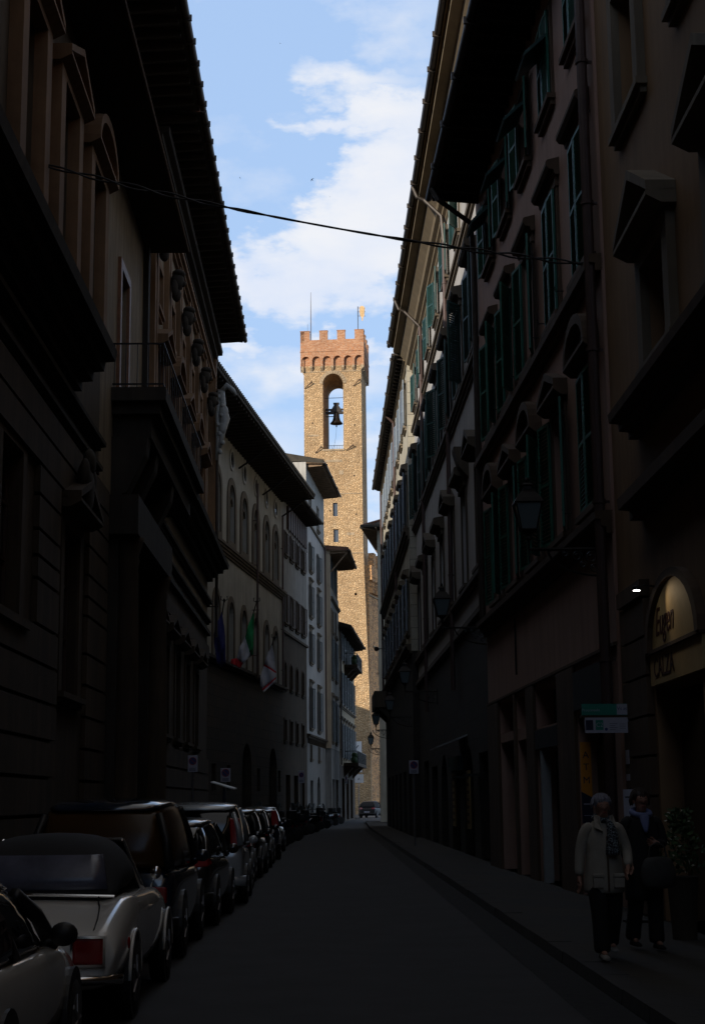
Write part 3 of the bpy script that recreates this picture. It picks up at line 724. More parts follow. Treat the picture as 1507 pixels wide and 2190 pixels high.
# ------------------------------------------------------------------ LEFT: palace with arched two-light windows
PZ = Facade('arched_window_palace', (-6.66, 60.6), (-2.66, 91.0), -1, 'cream plaster palace on the left with paired arched windows and small round windows')
ac = [3.7, 7.3, 11.2, 14.8, 18.2, 21.6, 25.0, 28.1]
for s in ac:
    window(PZ, s, 14.3, 1.55, 2.85, 'pazzis', .36, None, False, arch=True, glass='glass', d=.26, fp=.07, hp=.2)
    m = MB(-1)                                   # colonnette and tracery of the two-light window
    m.tube([(s, .12, 14.3), (s, .12, 16.1)], .07, 8); m.tube([(s, .12, 16.0), (s, .12, 16.2)], .11, 8)
    for sg in (-1, 1):
        K = 8
        for k in range(K):
            a0, a1 = PI*k/K, PI*(k+1)/K; cx = s+sg*.39
            m.prism([(cx+r*math.cos(a), 16.2+r*math.sin(a)) for r, a in ((.33, a0), (.33, a1), (.43, a1), (.43, a0))], -.16, -.06)
    m.tube([(s-.13, .11, 16.75), (s, .11, 16.88), (s+.13, .11, 16.75), (s, .11, 16.62), (s-.13, .11, 16.75)], .05, 6, False)
    m.build('tracery', 'pazzis', PZ.root)
    # round window
    K = 18; m = MB(-1)
    for k in range(K):
        a0, a1 = 2*PI*k/K, 2*PI*(k+1)/K
        m.prism([(s+r*math.cos(a), 18.44+r*math.sin(a)) for r, a in ((.42, a0), (.42, a1), (.56, a1), (.56, a0))], .002, .07)
    rw = m.build('round_window', 'l5w', PZ.root)
    m = MB(-1); m.prism([(s+.415*math.cos(2*PI*k/K), 18.44+.415*math.sin(2*PI*k/K)) for k in range(K)], .004, .014); m.build('pane', 'glass', rw)
    window(PZ, s, 8.3, 1.35, 3.0, 'pazzis', .28, None, False, arch=True, glass='brown', d=.3, fp=.06)
for s in (6, 18, 26): PZ.hole(s, s+2.6, .12, 4.6, True)
for s in (10.5, 14, 22.2, 29): PZ.hole(s, s+.9, 2.2, 3.4)
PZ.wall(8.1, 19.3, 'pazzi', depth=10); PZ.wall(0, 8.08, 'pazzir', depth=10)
PZ.band('string_course', 13.35, .5, .28, 'pazzis', steps=4); PZ.band('string_course', 7.95, .3, .25, 'pazzir', steps=2)
PZ.roof(19.45, 1.95, 10, slope=.22, mat='tiled', hooks=50, gut=False)
m = PZ.mb(); k = .17
while k < PZ.L: m.tube([(k, -2.02, 19.63), (k, -1.0, 19.86)], .1, 8); k += .34
m.build('edge_tiles', 'tiled', PZ.root)
for s in (1, 8.6, 16.2, 23.2, 29.9): m = PZ.mb(); m.tube([(s, -.1, 18.3), (s, -.8, 18.75), (s, -1.5, 19.3)], .05, 6); m.build('eave_strut', 'iron', PZ.root)
PZ.pipe(20.6, 8, 18.4, .06, .3, 'pipe'); PZ.pipe(30.1, 8, 18.4, .06, .12, 'pipe')

# ------------------------------------------------------------------ LEFT: brown shutter building
L3 = Facade('brown_shutter_building', (-2.66, 91.0), (-1.37, 101.0), -1, 'narrow grey white building on the left with rows of dark brown shutters')
for s in (.95, 3.3, 5.7, 8.2):
    window(L3, s, 16.3, .95, 1.35, 'l3d', .08, None, True, 1, 'brown', (172, 172))
    window(L3, s, 12.15, 1.0, 1.8, 'l3d', .08, None, True, 1, 'brown', (172, 172))
    window(L3, s, 8.3, .9, 1.5, 'l3d', .1, None, True, arch=True)
    window(L3, s, 5.2, .9, 1.2, 'l3d', .1)
for s in (1.2, 4.4, 7.2): L3.hole(s, s+1.7, .12, 3.2)
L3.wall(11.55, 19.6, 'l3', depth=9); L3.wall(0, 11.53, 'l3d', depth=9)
m = L3.mb(); m.nb(1.6, 9.6, .002, .12, 18.0, 19.4)
for k in range(9): m.nb(1.65+k*.95, 1.75+k*.95, .12, .16, 17.7-(k % 2)*.4, 19.4)
m.build('loggia_boards', 'brown', L3.root)
L3.band('string_course', 11.5, .14, .12, 'l3d', steps=1)
L3.roof(19.7, 1.0, 9, slope=.3, hooks=3, mat='tiled')

# ------------------------------------------------------------------ LEFT: pale grey-shuttered building
L4 = Facade('grey_shutter_building', (-1.37, 101.0), (-.21, 113.0), -1, 'tall pale building on the left with grey shutters and a sunlit top floor side wall')
for s in (2.3, 7.4):
    window(L4, s, 16.95, 1.15, 1.8, 'r1g', .09, None, True, 1, 'greyg', (172, 172)); window(L4, s, 13.85, 1.15, 2.1, 'r1g', .09, 'flat', True, 1, 'greyg', (172, 172), hh=.22)
    window(L4, s, 10.75, 1.15, 2.0, 'r1g', .09, 'flat', True, 1, 'greyg', (172, 172), hh=.22); window(L4, s, 6.4, 1.25, 2.7, 'r1g', .12, 'flat', True, 1, 'greyg', (172, 172), hh=.25)
    window(L4, s, 4.4, .9, .9, 'r1g', .09)
window(L4, 2.3, 20.6, 1.1, 1.6, 'r1g', .09, None, True); window(L4, 7.4, 20.6, 1.1, 1.6, 'r1g', .09, None, True)
L4.hole(6.2, 8.3, .12, 3.3, True); L4.hole(2, 3.6, .12, 3)
L4.wall(5.8, 20.1, 'l4', depth=9); L4.wall(20.1, 24.0, 'l5w', depth=9); L4.wall(0, 5.78, 'l3', depth=9)
L4.band('string_course', 5.7, .25, .22, 'l3d', steps=2); L4.band('string_course', 20.0, .14, .12, 'r1g', steps=1)
m = L4.mb()
for k in range(18): m.nb(.3+k*.65, .42+k*.65, .01, .12, 5.35, 5.68)
m.build('dentils', 'l3d', L4.root)
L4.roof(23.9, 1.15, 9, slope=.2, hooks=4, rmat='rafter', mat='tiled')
m = L4.mb(); m.tube([(10.9, -.2, 5.8), (10.9, -.2, 20)], .05, 6); m.build('downpipe', 'pipe', L4.root)

# ------------------------------------------------------------------ LEFT: narrow tan building with loggia roof
L5 = Facade('loggia_building', (.22, 113.05), (.88, 122.0), -1, 'narrow tan and white building on the left topped by a loggia with strutted roof')
for s in (.9, 2.6, 5.5): window(L5, s, 14.0 if s < 4 else 14.2, .7, 1.6, 'r1g', .1, None, False)
for s in (1.4, 5.2):
    window(L5, s, 10.6, 1.0, 2.9, 'r1g', .14, 'flat', True, 1, 'greyg', (172, 172)); window(L5, s, 5.9, 1.1, 3.0, 'r1g', .14, 'flat', True, 1, 'greyg', (172, 172))
L5.hole(1, 3.4, .12, 3.2); L5.hole(4.6, 7.4, .12, 3.2)
L5.wall(5.4, 17.1, 'l5w', depth=8); L5.wall(0, 5.38, 'l3', depth=8)
m = L5.mb(); m.nb(-.16, -.002, -8, .03, 5.4, 17.2); m.build('tan_side_wall', 'l5', L5.root)
L5.band('string_course', 16.3, .2, .18, 'r1g', steps=2)
m = L5.mb(); m.nb(-.1, L5.L, -8, 0, 17.1, 17.25)
m.nb(-.12, .5, -.4, 0, 17.25, 20.05); m.nb(4.4, 4.7, -.35, -.05, 17.25, 20.0); m.nb(8.5, 8.9, -.35, -.05, 17.25, 20.0)
m.nb(-.1, L5.L, -3.8, -3.4, 17.25, 20.0); m.nb(-.1, .25, -8, -.4, 17.25, 19.0)
lg = m.build('loggia', 'l5', L5.root)
m = L5.mb(); m.nb(.52, 8.9, -.20, -.14, 17.3, 20.0)
for k in range(14): m.nb(.6+k*.62, .66+k*.62, -.14, -.08, 17.3, 20.0)
m.build('loggia_glazing', 'greyg', lg)
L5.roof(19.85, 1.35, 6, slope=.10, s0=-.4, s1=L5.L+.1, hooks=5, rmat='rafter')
m = L5.mb(); m.tube([(0, -.05, 18.3), (.0, -1.3, 19.8)], .06, 6); m.build('roof_strut', 'rafter', L5.root)

# ------------------------------------------------------------------ LEFT: balcony building
L6 = Facade('balcony_building', (.90, 122.05), (2.36, 140.0), -1, 'last building on the left with stone balconies, tall grey shutters and a low overhanging roof')
for i in range(6):
    s = 1.8+2.9*i
    window(L6, s, 12.75, 1.1, 2.2, 'r1g', .1, None, False, 1, 'greyg', (172, 172)); window(L6, s, 9.2, 1.1, 2.6, 'r1g', .1, None, True, 1, 'greyg', (172, 172))
    window(L6, s, 5.0, 1.15, 2.7, 'r1g', .1, 'flat', False, 1, 'greyg', (172, 172))
for s in (2, 7, 12): L6.hole(s, s+3, .12, 3.4)
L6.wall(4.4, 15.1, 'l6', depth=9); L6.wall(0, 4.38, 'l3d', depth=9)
L6.band('string_course', 8.9, .18, .2, 'r1g', steps=2)
for z, a, b, n in ((12.45, 5.5, 12.5, 1.1), (4.4, 4, 15.5, 1.2)):
    m = L6.mb(); m.nb(a, b, 0, n, z, z+.25)
    for q in (a+.3, (a+b)/2, b-.5): m.prof([(0, z-.9), (n*.75, z-.01), (0, z-.01)], q, q+.25)
    bl = m.build('balcony', 'l3d', L6.root)
    m = L6.mb(); m.nb(a, b, n-.06, n-.02, z+1.15, z+1.2); m.nb(a, a+.05, .02, n-.06, z+1.15, z+1.2)
    q = a
    while q < b: m.nb(q, q+.04, n-.06, n-.02, z+.25, z+1.15); q += .22
    m.build('railing', 'iron', bl)
    m = L6.mb()
    for q in (a+.6, a+1.8, a+3.5): m.ell((q, -.8, z+.5), .3, .25, .3); m.ell((q+.1, -.85, z+.85), .25, .25, .25)
    m.build('planter', 'leaf', bl)
L6.roof(15.1, .95, 9, slope=.3, s0=-.1, hooks=4, rmat='eave', mat='tiled')
L6.pipe(.25, 4.4, 15, .06, .12)
# roof terrace with plants
m = L6.mb()
for k in range(12): m.nb(.2+k*.6, .24+k*.6, -1.4, -1.36, 15.9, 17.0)
m.nb(.2, 7, -1.42, -1.34, 17.0, 17.05); m.build('terrace_railing', 'rafter', L6.root)

# ------------------------------------------------------------------ stone bell tower
TW = 7.16; ta = rad(-6)
TF = Facade('bell_tower', (-2.72, 185.75), (-2.72+TW*math.cos(ta), 185.75+TW*math.sin(ta)), -1, 'tall sunlit stone bell tower with brick battlements and a bell hanging in its arched opening', 'tower')
tx0, tx1, tz0, tz1 = 2.36, 4.88, 44.2, 53.85
def batter(m):
    for v in m.bm.verts:
        if v.co.z < 31.9:
            k = (32-v.co.z); 
            if v.co.x > 3: v.co.x += min(.62, k*.032)
            if v.co.y < 1: v.co.y -= min(.3, k*.012)
m = TF.mb()
K = 14; r = (tx1-tx0)/2; mx = (tx0+tx1)/2; zc = tz1-r
slits = [(3.50, 4.07, 35.8, 37.5), (3.55, 4.16, 32.6, 34.2), (5.86, 6.16, 26.0, 26.3)]
xs = sorted({0, TW, tx0, tx1} | {v for q in slits for v in q[:2]}); zs2 = sorted({0, 8, 15, 22, 32, 40, tz0, tz1, 54.9} | {v for q in slits for v in q[2:]})
for y, front in ((0, 1), (TW, 0)):
    for i in range(len(xs)-1):
        for j in range(len(zs2)-1):
            cx, cz = (xs[i]+xs[i+1])/2, (zs2[j]+zs2[j+1])/2
            if tx0 < cx < tx1 and tz0 < cz < tz1: continue
            if front and any(q[0] < cx < q[1] and q[2] < cz < q[3] for q in slits): continue
            m.poly([(xs[i], y, zs2[j]), (xs[i+1], y, zs2[j]), (xs[i+1], y, zs2[j+1]), (xs[i], y, zs2[j+1])])
    pts = [(mx-r*math.cos(PI*k/K), zc+r*math.sin(PI*k/K)) for k in range(K+1)]
    for (a, b), (c, d) in zip(pts, pts[1:]): m.poly([(a, y, b), (c, y, d), (c, y, tz1), (a, y, tz1)])
for (a, b), (c, d) in zip(pts, pts[1:]): m.poly([(a, 0, b), (c, 0, d), (c, TW, d), (a, TW, b)])
m.poly([(tx0, 0, tz0), (tx0, TW, tz0), (tx0, TW, zc), (tx0, 0, zc)]); m.poly([(tx1, 0, tz0), (tx1, TW, tz0), (tx1, TW, zc), (tx1, 0, zc)]); m.poly([(tx0, 0, tz0), (tx1, 0, tz0), (tx1, TW, tz0), (tx0, TW, tz0)])
for q in slits:
    a, b, c, d = q; e = .35
    m.poly([(a, 0, c), (a, e, c), (a, e, d), (a, 0, d)]); m.poly([(b, 0, c), (b, e, c), (b, e, d), (b, 0, d)]); m.poly([(a, 0, c), (b, 0, c), (b, e, c), (a, e, c)]); m.poly([(a, 0, d), (b, 0, d), (b, e, d), (a, e, d)])
for x in (0, TW):
    for a, b in zip(zs2, zs2[1:]): m.poly([(x, 0, a), (x, TW, a), (x, TW, b), (x, 0, b)])
batter(m); m.build('tower_shaft', 'tower', TF.root)
m = MB()
for q in slits[:2]: m.box(q[0], q[1], .30, .34, q[2], q[3])
m.build('slit_window', 'bglass', TF.root); m = MB(); q = slits[2]; m.box(q[0]-.01, q[1]+.01, .3, .34, q[2]-.01, q[3]+.01); m.build('slit_window', 'dark', TF.root)
m = MB()
for z in (38.55, 31.15): m.box(-.05, TW+.05, -.06, .0, z, z+.10)
m.box(tx0-.1, tx1+.1, -.12, .3, tz0-.2, tz0+.02); m.build('ledge', 'stonetrim', TF.root)
m = MB()
for k in range(K):                               # voussoirs of the bell arch
    a0, a1 = PI*k/K+.015, PI*(k+1)/K-.015
    P = [(mx-q*math.cos(a), zc+q*math.sin(a)) for q, a in ((r+.01, a0), (r+.01, a1), (r+.42, a1), (r+.42, a0))]
    a = [m.bm.verts.new((x, -.05, z)) for x, z in P]; b = [m.bm.verts.new((x, .02, z)) for x, z in P]
    m.bm.faces.new(a); [m.bm.faces.new((a[i], b[i], b[(i+1) % 4], a[(i+1) % 4])) for i in range(4)]
m.build('arch_ring', 'stonetrim', TF.root)
for (x, z) in ((1.0, 47.5), (6.2, 47.1), (1.2, 40.9), (4.4, 41.2), (6.1, 40.7), (2.6, 28.9), (5.4, 29.2), (4.9, 22.5), (6.0, 18.6), (3.1, 36.4), (6.3, 35.9)):
    m = MB(); m.box(x, x+.16, -.012, .05, z, z+.19); m.build('putlog_hole', 'dark', TF.root)
for (x, z, w_, h_) in ((2.6, 42.6, 2.1, .28), (4.3, 41.0, .55, .5), (.5, 45.9, 1.3, .22), (5.2, 33.4, .9, .35)):
    m = MB(); m.box(x, x+w_, -.025, .02, z, z+h_); m.build('stone_repair', 'stonetrim', TF.root)
# machicolated brick parapet: one side, four times
def par_side():
    S = Facade.__new__(Facade); S.o = -1; S.holes = []; S.L = TW+.76
    return S
ac6 = [.52+.0, 1.86, 3.22, 4.56, 5.92, 7.36]
ac6 = [.66+1.32*i for i in range(6)]
m = MB(-1); a = -.38
def side_wall(m, z0, z1, holes, n):
    xs = sorted({a, TW-a} | {h[0] for h in holes} | {h[1] for h in holes}); zs3 = sorted({z0, z1} | {h[2] for h in holes} | {h[3] for h in holes})
    for i in range(len(xs)-1):
        for j in range(len(zs3)-1):
            cx, cz = (xs[i]+xs[i+1])/2, (zs3[j]+zs3[j+1])/2
            if any(h[0] < cx < h[1] and h[2] < cz < h[3] for h in holes): continue
            m.poly([(xs[i], -n, zs3[j]), (xs[i+1], -n, zs3[j]), (xs[i+1], -n, zs3[j+1]), (xs[i], -n, zs3[j+1])])
    for h in holes:
        x0, x1, q0, q1 = h; r = (x1-x0)/2; mx = (x0+x1)/2; zc = q1-r
        P = [(mx-r*math.cos(PI*k/8), zc+r*math.sin(PI*k/8)) for k in range(9)]
        for (A, B), (Cc, D) in zip(P, P[1:]):
            m.poly([(A, -n, B), (Cc, -n, D), (Cc, -n, q1), (A, -n, q1)]); m.poly([(A, -n, B), (Cc, -n, D), (Cc, .0, D), (A, .0, B)])
        for x in (x0, x1): m.poly([(x, -n, q0), (x, 0, q0), (x, 0, zc), (x, -n, zc)])
hol = [(a+.10+1.32*i+.06, a+.10+1.32*i+1.08, 54.80, 56.05) for i in range(6)]
side_wall(m, 54.78, 58.15, hol, .38)
m.box(a, TW-a, -.44, -.38, 56.62, 56.74)
for x0, x1 in ((a, .78), (2.02, 3.02), (4.22, 5.22), (6.42, TW-a)): m.box(x0, x1, -.38, .12, 58.15, 59.3); m.box(x0-.04, x1+.04, -.42, .16, 59.3, 59.36)
m.box(a, TW-a, -.379, .1, 57.9, 58.149)
par = m.mesh('parapet', 'towerb')
m = MB(-1)
ed = [a]+[v for h in hol for v in h[:2]]+[TW-a]
for i in range(0, len(ed), 2):
    x0, x1 = ed[i], ed[i+1]
    if x1-x0 > .02: m.prof([(0, 54.15), (.2, 54.35), (.38, 54.55), (.38, 54.79), (0, 54.79)], x0, x1)
m.box(a, TW-a, -.04, .0, 54.08, 54.18)
cor = m.mesh('corbel', 'stonetrim')
cen = Vector((TW/2, TW/2, 0))
for k in range(4):
    R = Matrix.Rotation(k*PI/2, 4, 'Z'); Mx = Matrix.Translation(cen) @ R @ Matrix.Translation(-cen)
    p = put('parapet', par, TF.root, Mx.to_translation(), (0, 0, k*PI/2)); put('corbel', cor, p)
m = MB(); m.box(.02, TW-.02, .02, TW-.02, 54.85, 57.6); m.build('tower_deck', 'towerb', TF.root)
m = MB()
for (x0, z0, x1, z1) in ((.12, 52.0, 1.05, 52.8), (6.18, 52.16, 7.05, 52.95), (1.38, 43.77, 2.2, 44.5), (5.2, 44.0, 6.15, 44.6)):
    m.tube([(x0, -.10, z0), (x1, -.42, z1)], [.05, .075], 6); m.tube([(x1-.05, 0, z1-.04), (x1, -.42, z1)], .05, 6)
m.build('iron_bracket', 'rust', TF.root)
m = MB(); m.tube([(tx0, 2.2, 51.3), (tx1, 2.2, 51.3)], .035, 6)
for z in (tz0+1.15, tz0+1.75): m.tube([(tx0, 5.5, z), (tx1, 5.5, z)], .03, 5)
for k in range(12): m.tube([(tx0+.1+k*.21, 5.5, tz0), (tx0+.1+k*.21, 5.5, tz0+1.75)], .018, 5)
m.build('railing', 'iron', TF.root)
# the bell hangs in the arch: a thing of its own
bx, by = (tx0+tx1)/2+.15, 2.6
P = TF.W(bx, -by, 0)
be = empty('bell', (P[0], P[1], 49.6), ta, 'dark bronze bell with its heavy yoke hanging in the tower arch', 'bell')
m = MB(); m.lathe([(.0, -.02), (.28, -.05), (.36, -.25), (.40, -.75), (.50, -1.15), (.78, -1.48), (.80, -1.55), (.70, -1.52), (.42, -1.0), (0, -.3)], seg=24); m.build('bell_body', 'bronze', be, smooth=True)
m = MB(); m.box(-1.33, 1.2, -.16, .16, -.28, .02); m.box(-1.35, 1.22, -.14, .14, .18, .38); m.prism([(-.75, .02), (.75, .02), (.42, .62), (.30, .75), (.30, 1.1), (-.30, 1.1), (-.30, .75), (-.42, .62)], -.2, .2); m.box(-.36, .36, -.24, .24, .98, 1.14); m.box(-1.33, -.3, -.1, .1, -.62, -.56); m.build('yoke', 'bronze', be)
m = MB(); m.tube([(0, 0, -.4), (0, 0, -1.5), (0, 0, -1.95)], [.04, .05, .09], 8); m.box(-.03, .03, -.25, -.2, -1.95, .3); m.build('clapper', 'iron', be)
m = MB(); m.tube([(.02, 0, -1.95), (-.1, .1, -3.2), (-.35, .2, -4.4), (-.8, .3, -5.2)], .014, 5); m.build('bell_rope', 'iron', be)
# mast and weather vane on the battlements
def on_tower(px, d, z): q = TF.W(px, -d, z); return q
ms = empty('mast', on_tower(.86, .5, 57.6), 0, 'thin tall rod standing on the left of the tower battlements', 'mast'); m = MB(); m.tube([(0, 0, 0), (0, 0, 4.5), (0, 0, 7.1)], [.06, .045, .02], 6); m.tube([(-.42, 0, 1.4), (-.42, 0, 2.9)], .015, 5); m.tube([(-.42, 0, 1.5), (0, 0, 1.5)], .015, 5); m.build('rod', 'rust', ms)
va = empty('weather_vane', on_tower(6.78, .5, 57.6), 0, 'gilded heraldic weather vane standing on the right of the tower battlements', 'weather vane')
m = MB(); m.tube([(0, 0, 0), (0, 0, 5.0)], .05, 6); m.build('rod', 'iron', va)
m = MB()
out = [(.22, 4.9), (.42, 5.08), (.70, 5.05), (.88, 4.8), (.84, 4.3), (.80, 3.75), (.66, 3.6), (.60, 3.1), (.50, 3.1), (.45, 3.6), (.28, 3.8), (.20, 4.3)]
m.prism(out, -.03, .03); m.build('vane', 'gold', va)
m = MB()
for z in (3.75, 4.3, 4.8): m.tube([(0, 0, z), (.95, 0, z)], .03, 5)
for x in (.3, .55, .8): m.tube([(x, -.045, 3.7), (x, -.045, 4.9)], .015, 5)
m.build('vane_frame', 'rust', va)

# ------------------------------------------------------------------ palace behind the tower
BG = Facade('battlemented_palace', (5.06, 186.0), (9.35, 201.0), -1, 'brown rubble stone palace with battlements seen just right of the bell tower', 'building')
window(BG, 4.6, 17.0, .8, 1.9, 'stonetrim', .15, None, True, arch=True); window(BG, 9, 17.0, .8, 1.9, 'stonetrim', .15, None, True, arch=True)
BG.hole(4.0, 5.4, .12, 4.9); BG.hole(8.4, 9.8, 5.2, 7, True); window(BG, 4.7, 5.3, .9, 1.5, 'stonetrim', .15, None, True, arch=True)
BG.wall(0, 26.2, 'bargello', depth=14); 
m = BG.mb()
m.nb(0, BG.L, -14, -.001, 26.2, 29.8); m.nb(-.02, BG.L, .0, .36, 28.0, 29.8); m.nb(-.02, BG.L, .36, .42, 28.42, 28.55)
k = .45
while k < BG.L: m.nb(k, k+.22, .0, .34, 26.5, 27.7); m.prof([(0, 26.2), (.34, 26.9), (.34, 27.7), (0, 27.7)], k+.23, k+.24); k += .75
for i in range(int(BG.L/.75)):
    k = .67+.75*i
    for q in range(6):
        a0, a1 = PI*q/6, PI*(q+1)/6; cx = k+.265
        m.prism([(cx-.265*math.cos(a0), 27.7+.26*math.sin(a0)), (cx-.265*math.cos(a1), 27.7+.26*math.sin(a1)), (cx-.265*math.cos(a1), 28.001), (cx-.265*math.cos(a0), 28.001)], .0, .34)
for k in (-.2, 1.1, 3.6, 6.15, 8.7, 11.2, 13.5): m.nb(k, k+1.2, -.35, .36, 29.8, 31.5) if k > 0 else None
m.build('battlements', 'bargello', BG.root)
BG.band('string_course', 26.1, .15, .12, 'stonetrim', steps=1)
m = BG.mb(); m.nb(1.4, 7.5, .01, .14, 20.0, 20.15); m.build('ledge', 'stonetrim', BG.root)

# ------------------------------------------------------------------ camera basis (used to place far small things at their real distance)
TH, PS, RO = .1846, .0170, -.010
cf = Vector((math.sin(PS)*math.cos(TH), math.cos(PS)*math.cos(TH), math.sin(TH))); r0 = Vector((math.cos(PS), -math.sin(PS), 0)); u0 = r0.cross(cf)
rr = r0*math.cos(RO)+u0*math.sin(RO); uu = -r0*math.sin(RO)+u0*math.cos(RO)
def at(x, y, Y):
    d = cf+rr*((x-753.5)/3300)-uu*((y-1095)/3300); t = Y/d.y; return Vector((t*d.x, Y, 1.7+t*d.z))

# ------------------------------------------------------------------ unseen houses added to shade the street and the foot of the tower
SB = Facade('tower_shade_houses', (-36, 148), (-10.5, 148), -1, 'unseen block of houses added behind the left hand row to shade the tower foot')
for i in range(7):
    for z in (5, 9, 13, 17): window(SB, 3+4*i, z, 1.1, 2, 'l3d', .1)
SB.wall(0, 18.6, 'l6', depth=20); SB.roof(18.6, .8, 20, slope=.08)
BB = Facade('street_shade_house', (8, -58), (-9, -58), -1, 'unseen house added behind the viewer to darken the street')
for i in range(5):
    for z in (3, 7.5, 12, 16.5): window(BB, 1.8+3.3*i, z, 1.2, 2.1, 'r2s', .14)
BB.wall(0, 21, 'l5', depth=9); BB.roof(21, .9, 9)

# ------------------------------------------------------------------ cars (local +y is forward)
def ring(hw, zl, zt, cr, y):
    zm = (zl+zt)*.5
    P = [(.0, zl), (.80*hw, zl), (.96*hw, zl+.07), (hw, zm), (.985*hw, zt-.10), (.93*hw, zt-.02), (.72*hw, zt+cr*.5), (.35*hw, zt+cr), (0, zt+cr)]
    R = [(x, z) for x, z in P]+[(-x, z) for x, z in P[-2:0:-1]]
    return [(x, y, z) for x, z in R]
def gring(hb, zb, ht, zt, y):
    P = [(0, zb), (hb, zb), (hb*.98+ht*.02, zb+.02), ((hb+ht)*.5+.015, (zb+zt)*.5), (ht, zt-.07), (ht*.9, zt-.012), (ht*.5, zt+.012), (0, zt+.02)]
    R = P+[(-x, z) for x, z in P[-2:0:-1]]
    return [(x, y, z) for x, z in R]
def wheel(root, x, y, r, w=.18):
    sg = 1 if x > 0 else -1
    m = MB(); m.lathe([(r*.55, -w/2), (r*.93, -w/2), (r, -w/2+.03), (r, w/2-.03), (r*.93, w/2), (r*.55, w/2)], (x, y, r), 24, 'x'); wh = m.build('wheel', 'rubber', root, smooth=True)
    m = MB(); m.lathe([(.02, .0), (r*.60, -.02), (r*.66, .02), (r*.60, .03), (r*.2, .035)], (x+sg*(w/2-.03) if sg > 0 else x-(w/2), y, r), 18, 'x')
    for k in range(5): a = 2*PI*k/5; m.tube([(x+sg*(w/2-.0), y, r), (x+sg*(w/2-.01), y+r*.6*math.cos(a), r+r*.6*math.sin(a))], .025, 5)
    m.build('rim', 'rim', wh)
def car(label, loc, rz, L, W, body, house, paint, roofcol=None, wr=.30, wb=(.2, .8), lamps='low', pil=None, wmat='cglass', grp='cars parked along the left kerb', spare=False):
    root = empty('parked_car', loc, rz, label, 'car', grp); hw = W/2
    m = MB(); st = []
    for y, h, zl, zt, cr in body: st.append(ring(h, zl, zt, cr, y))
    m.loft(st); b = subsurf(m.build('body', paint, root), 2)
    m = MB(); m.loft([gring(*g) for g in house]); subsurf(m.build('windows', wmat, root), 1)
    m = MB(); tops = [g for g in house if g[3] > max(q[3] for q in house)-.16]
    m.loft([[(x, y, z) for x, z in ((0, zt-.05), (ht*.93, zt-.06), (ht*1.01, zt-.04), (ht*.9, zt+.015), (ht*.5, zt+.035), (0, zt+.045), (-ht*.5, zt+.035), (-ht*.9, zt+.015), (-ht*1.01, zt-.04), (-ht*.93, zt-.06))] for hb, zb, ht, zt, y in tops])
    subsurf(m.build('roof', roofcol or paint, root), 1)
    for sg in (-1, 1):                        # pillars follow the glasshouse corners
        g0, g1, g2, g3 = house[0], tops[0], tops[-1], house[-1]
        for (a, t) in ((g0, g1), (g3, g2)):
            m = MB(); m.tube([(sg*a[0]*.99, a[4], a[1]), (sg*((a[0]+t[2])*.5+.01), (a[4]+t[4])/2, (a[1]+t[3])/2), (sg*t[2]*.98, t[4], t[3]-.05)], [.06, .05, .045], 6); m.build('pillar', pil or paint, root, smooth=True)
        ym = (g1[4]+g2[4])/2; m = MB(); m.tube([(sg*g1[0]*1.0, ym, g1[1]), (sg*(g1[2]+.01), ym, g1[3]-.06)], .035, 6); m.build('pillar', 'plast', root)
        m = MB(); x = sg*(g3[0]+.06); yy = g3[4]-.35; m.ell((x+sg*.07, yy, g3[1]+.09), .09, .06, .075); m.tube([(x-sg*.08, yy, g3[1]+.03), (x+sg*.03, yy, g3[1]+.06)], .02, 6); m.build('mirror', paint if paint != 'carwhite' else 'plast', root, smooth=True)
        for w_ in wb:
            y = -L/2+L*w_; r = wr+.055
            m = MB(); m.lathe([(.0, 0), (r, 0), (r, .05), (0, .05)], (sg*(hw+.006) if sg < 0 else hw-.044, y, wr+.02), 24, 'x'); m.build('wheel_arch', 'plast', root)
            wheel(root, sg*(hw-.075), y, wr)
        if lamps == 'tall': m = MB(); m.hexa([(sg*(hw-.26), -L/2-.0, .98), (sg*(hw-.05), -L/2+.02, .98), (sg*(hw-.05), -L/2+.12, .98), (sg*(hw-.26), -L/2+.12, .98), (sg*(hw-.28), -L/2+.06, 1.42), (sg*(hw-.12), -L/2+.08, 1.42), (sg*(hw-.12), -L/2+.2, 1.42), (sg*(hw-.28), -L/2+.2, 1.42)])
        elif lamps == 'low': m = MB(); m.hexa([(sg*(hw-.40), -L/2-.03, .80), (sg*(hw-.06), -L/2+.04, .82), (sg*(hw-.02), -L/2+.2, .84), (sg*(hw-.36), -L/2+.2, .8), (sg*(hw-.34), -L/2+.0, .98), (sg*(hw-.10), -L/2+.07, .98), (sg*(hw-.06), -L/2+.2, .98), (sg*(hw-.32), -L/2+.2, .97)])
        else: m = MB(); m.box(sg*(hw-.32), sg*(hw-.12), -L/2-.02, -L/2+.1, .62, .80)
        bevel(m.build('tail_lamp', 'red', root), .02)
        m = MB(); m.ell((sg*(hw-.26), L/2-.09, .60), .12, .08, .07); m.build('headlight', 'cglass', root, smooth=True)
    m = MB(); m.box(-.26, .26, -L/2-.045, -L/2-.02, .50, .61); m.build('number_plate', 'signw', root)
    m = MB(); m.loft([[(x, y, z) for y, z in ((-L/2+.1, .30), (-L/2-.05+.10*abs(x/hw)**3, .32), (-L/2-.06+.10*abs(x/hw)**3, .46), (-L/2+.1, .48))] for x in [hw*k/5 for k in range(-5, 6)]]); m.build('bumper', 'plast' if paint != 'carsilver' else paint, root, smooth=True)
    return root
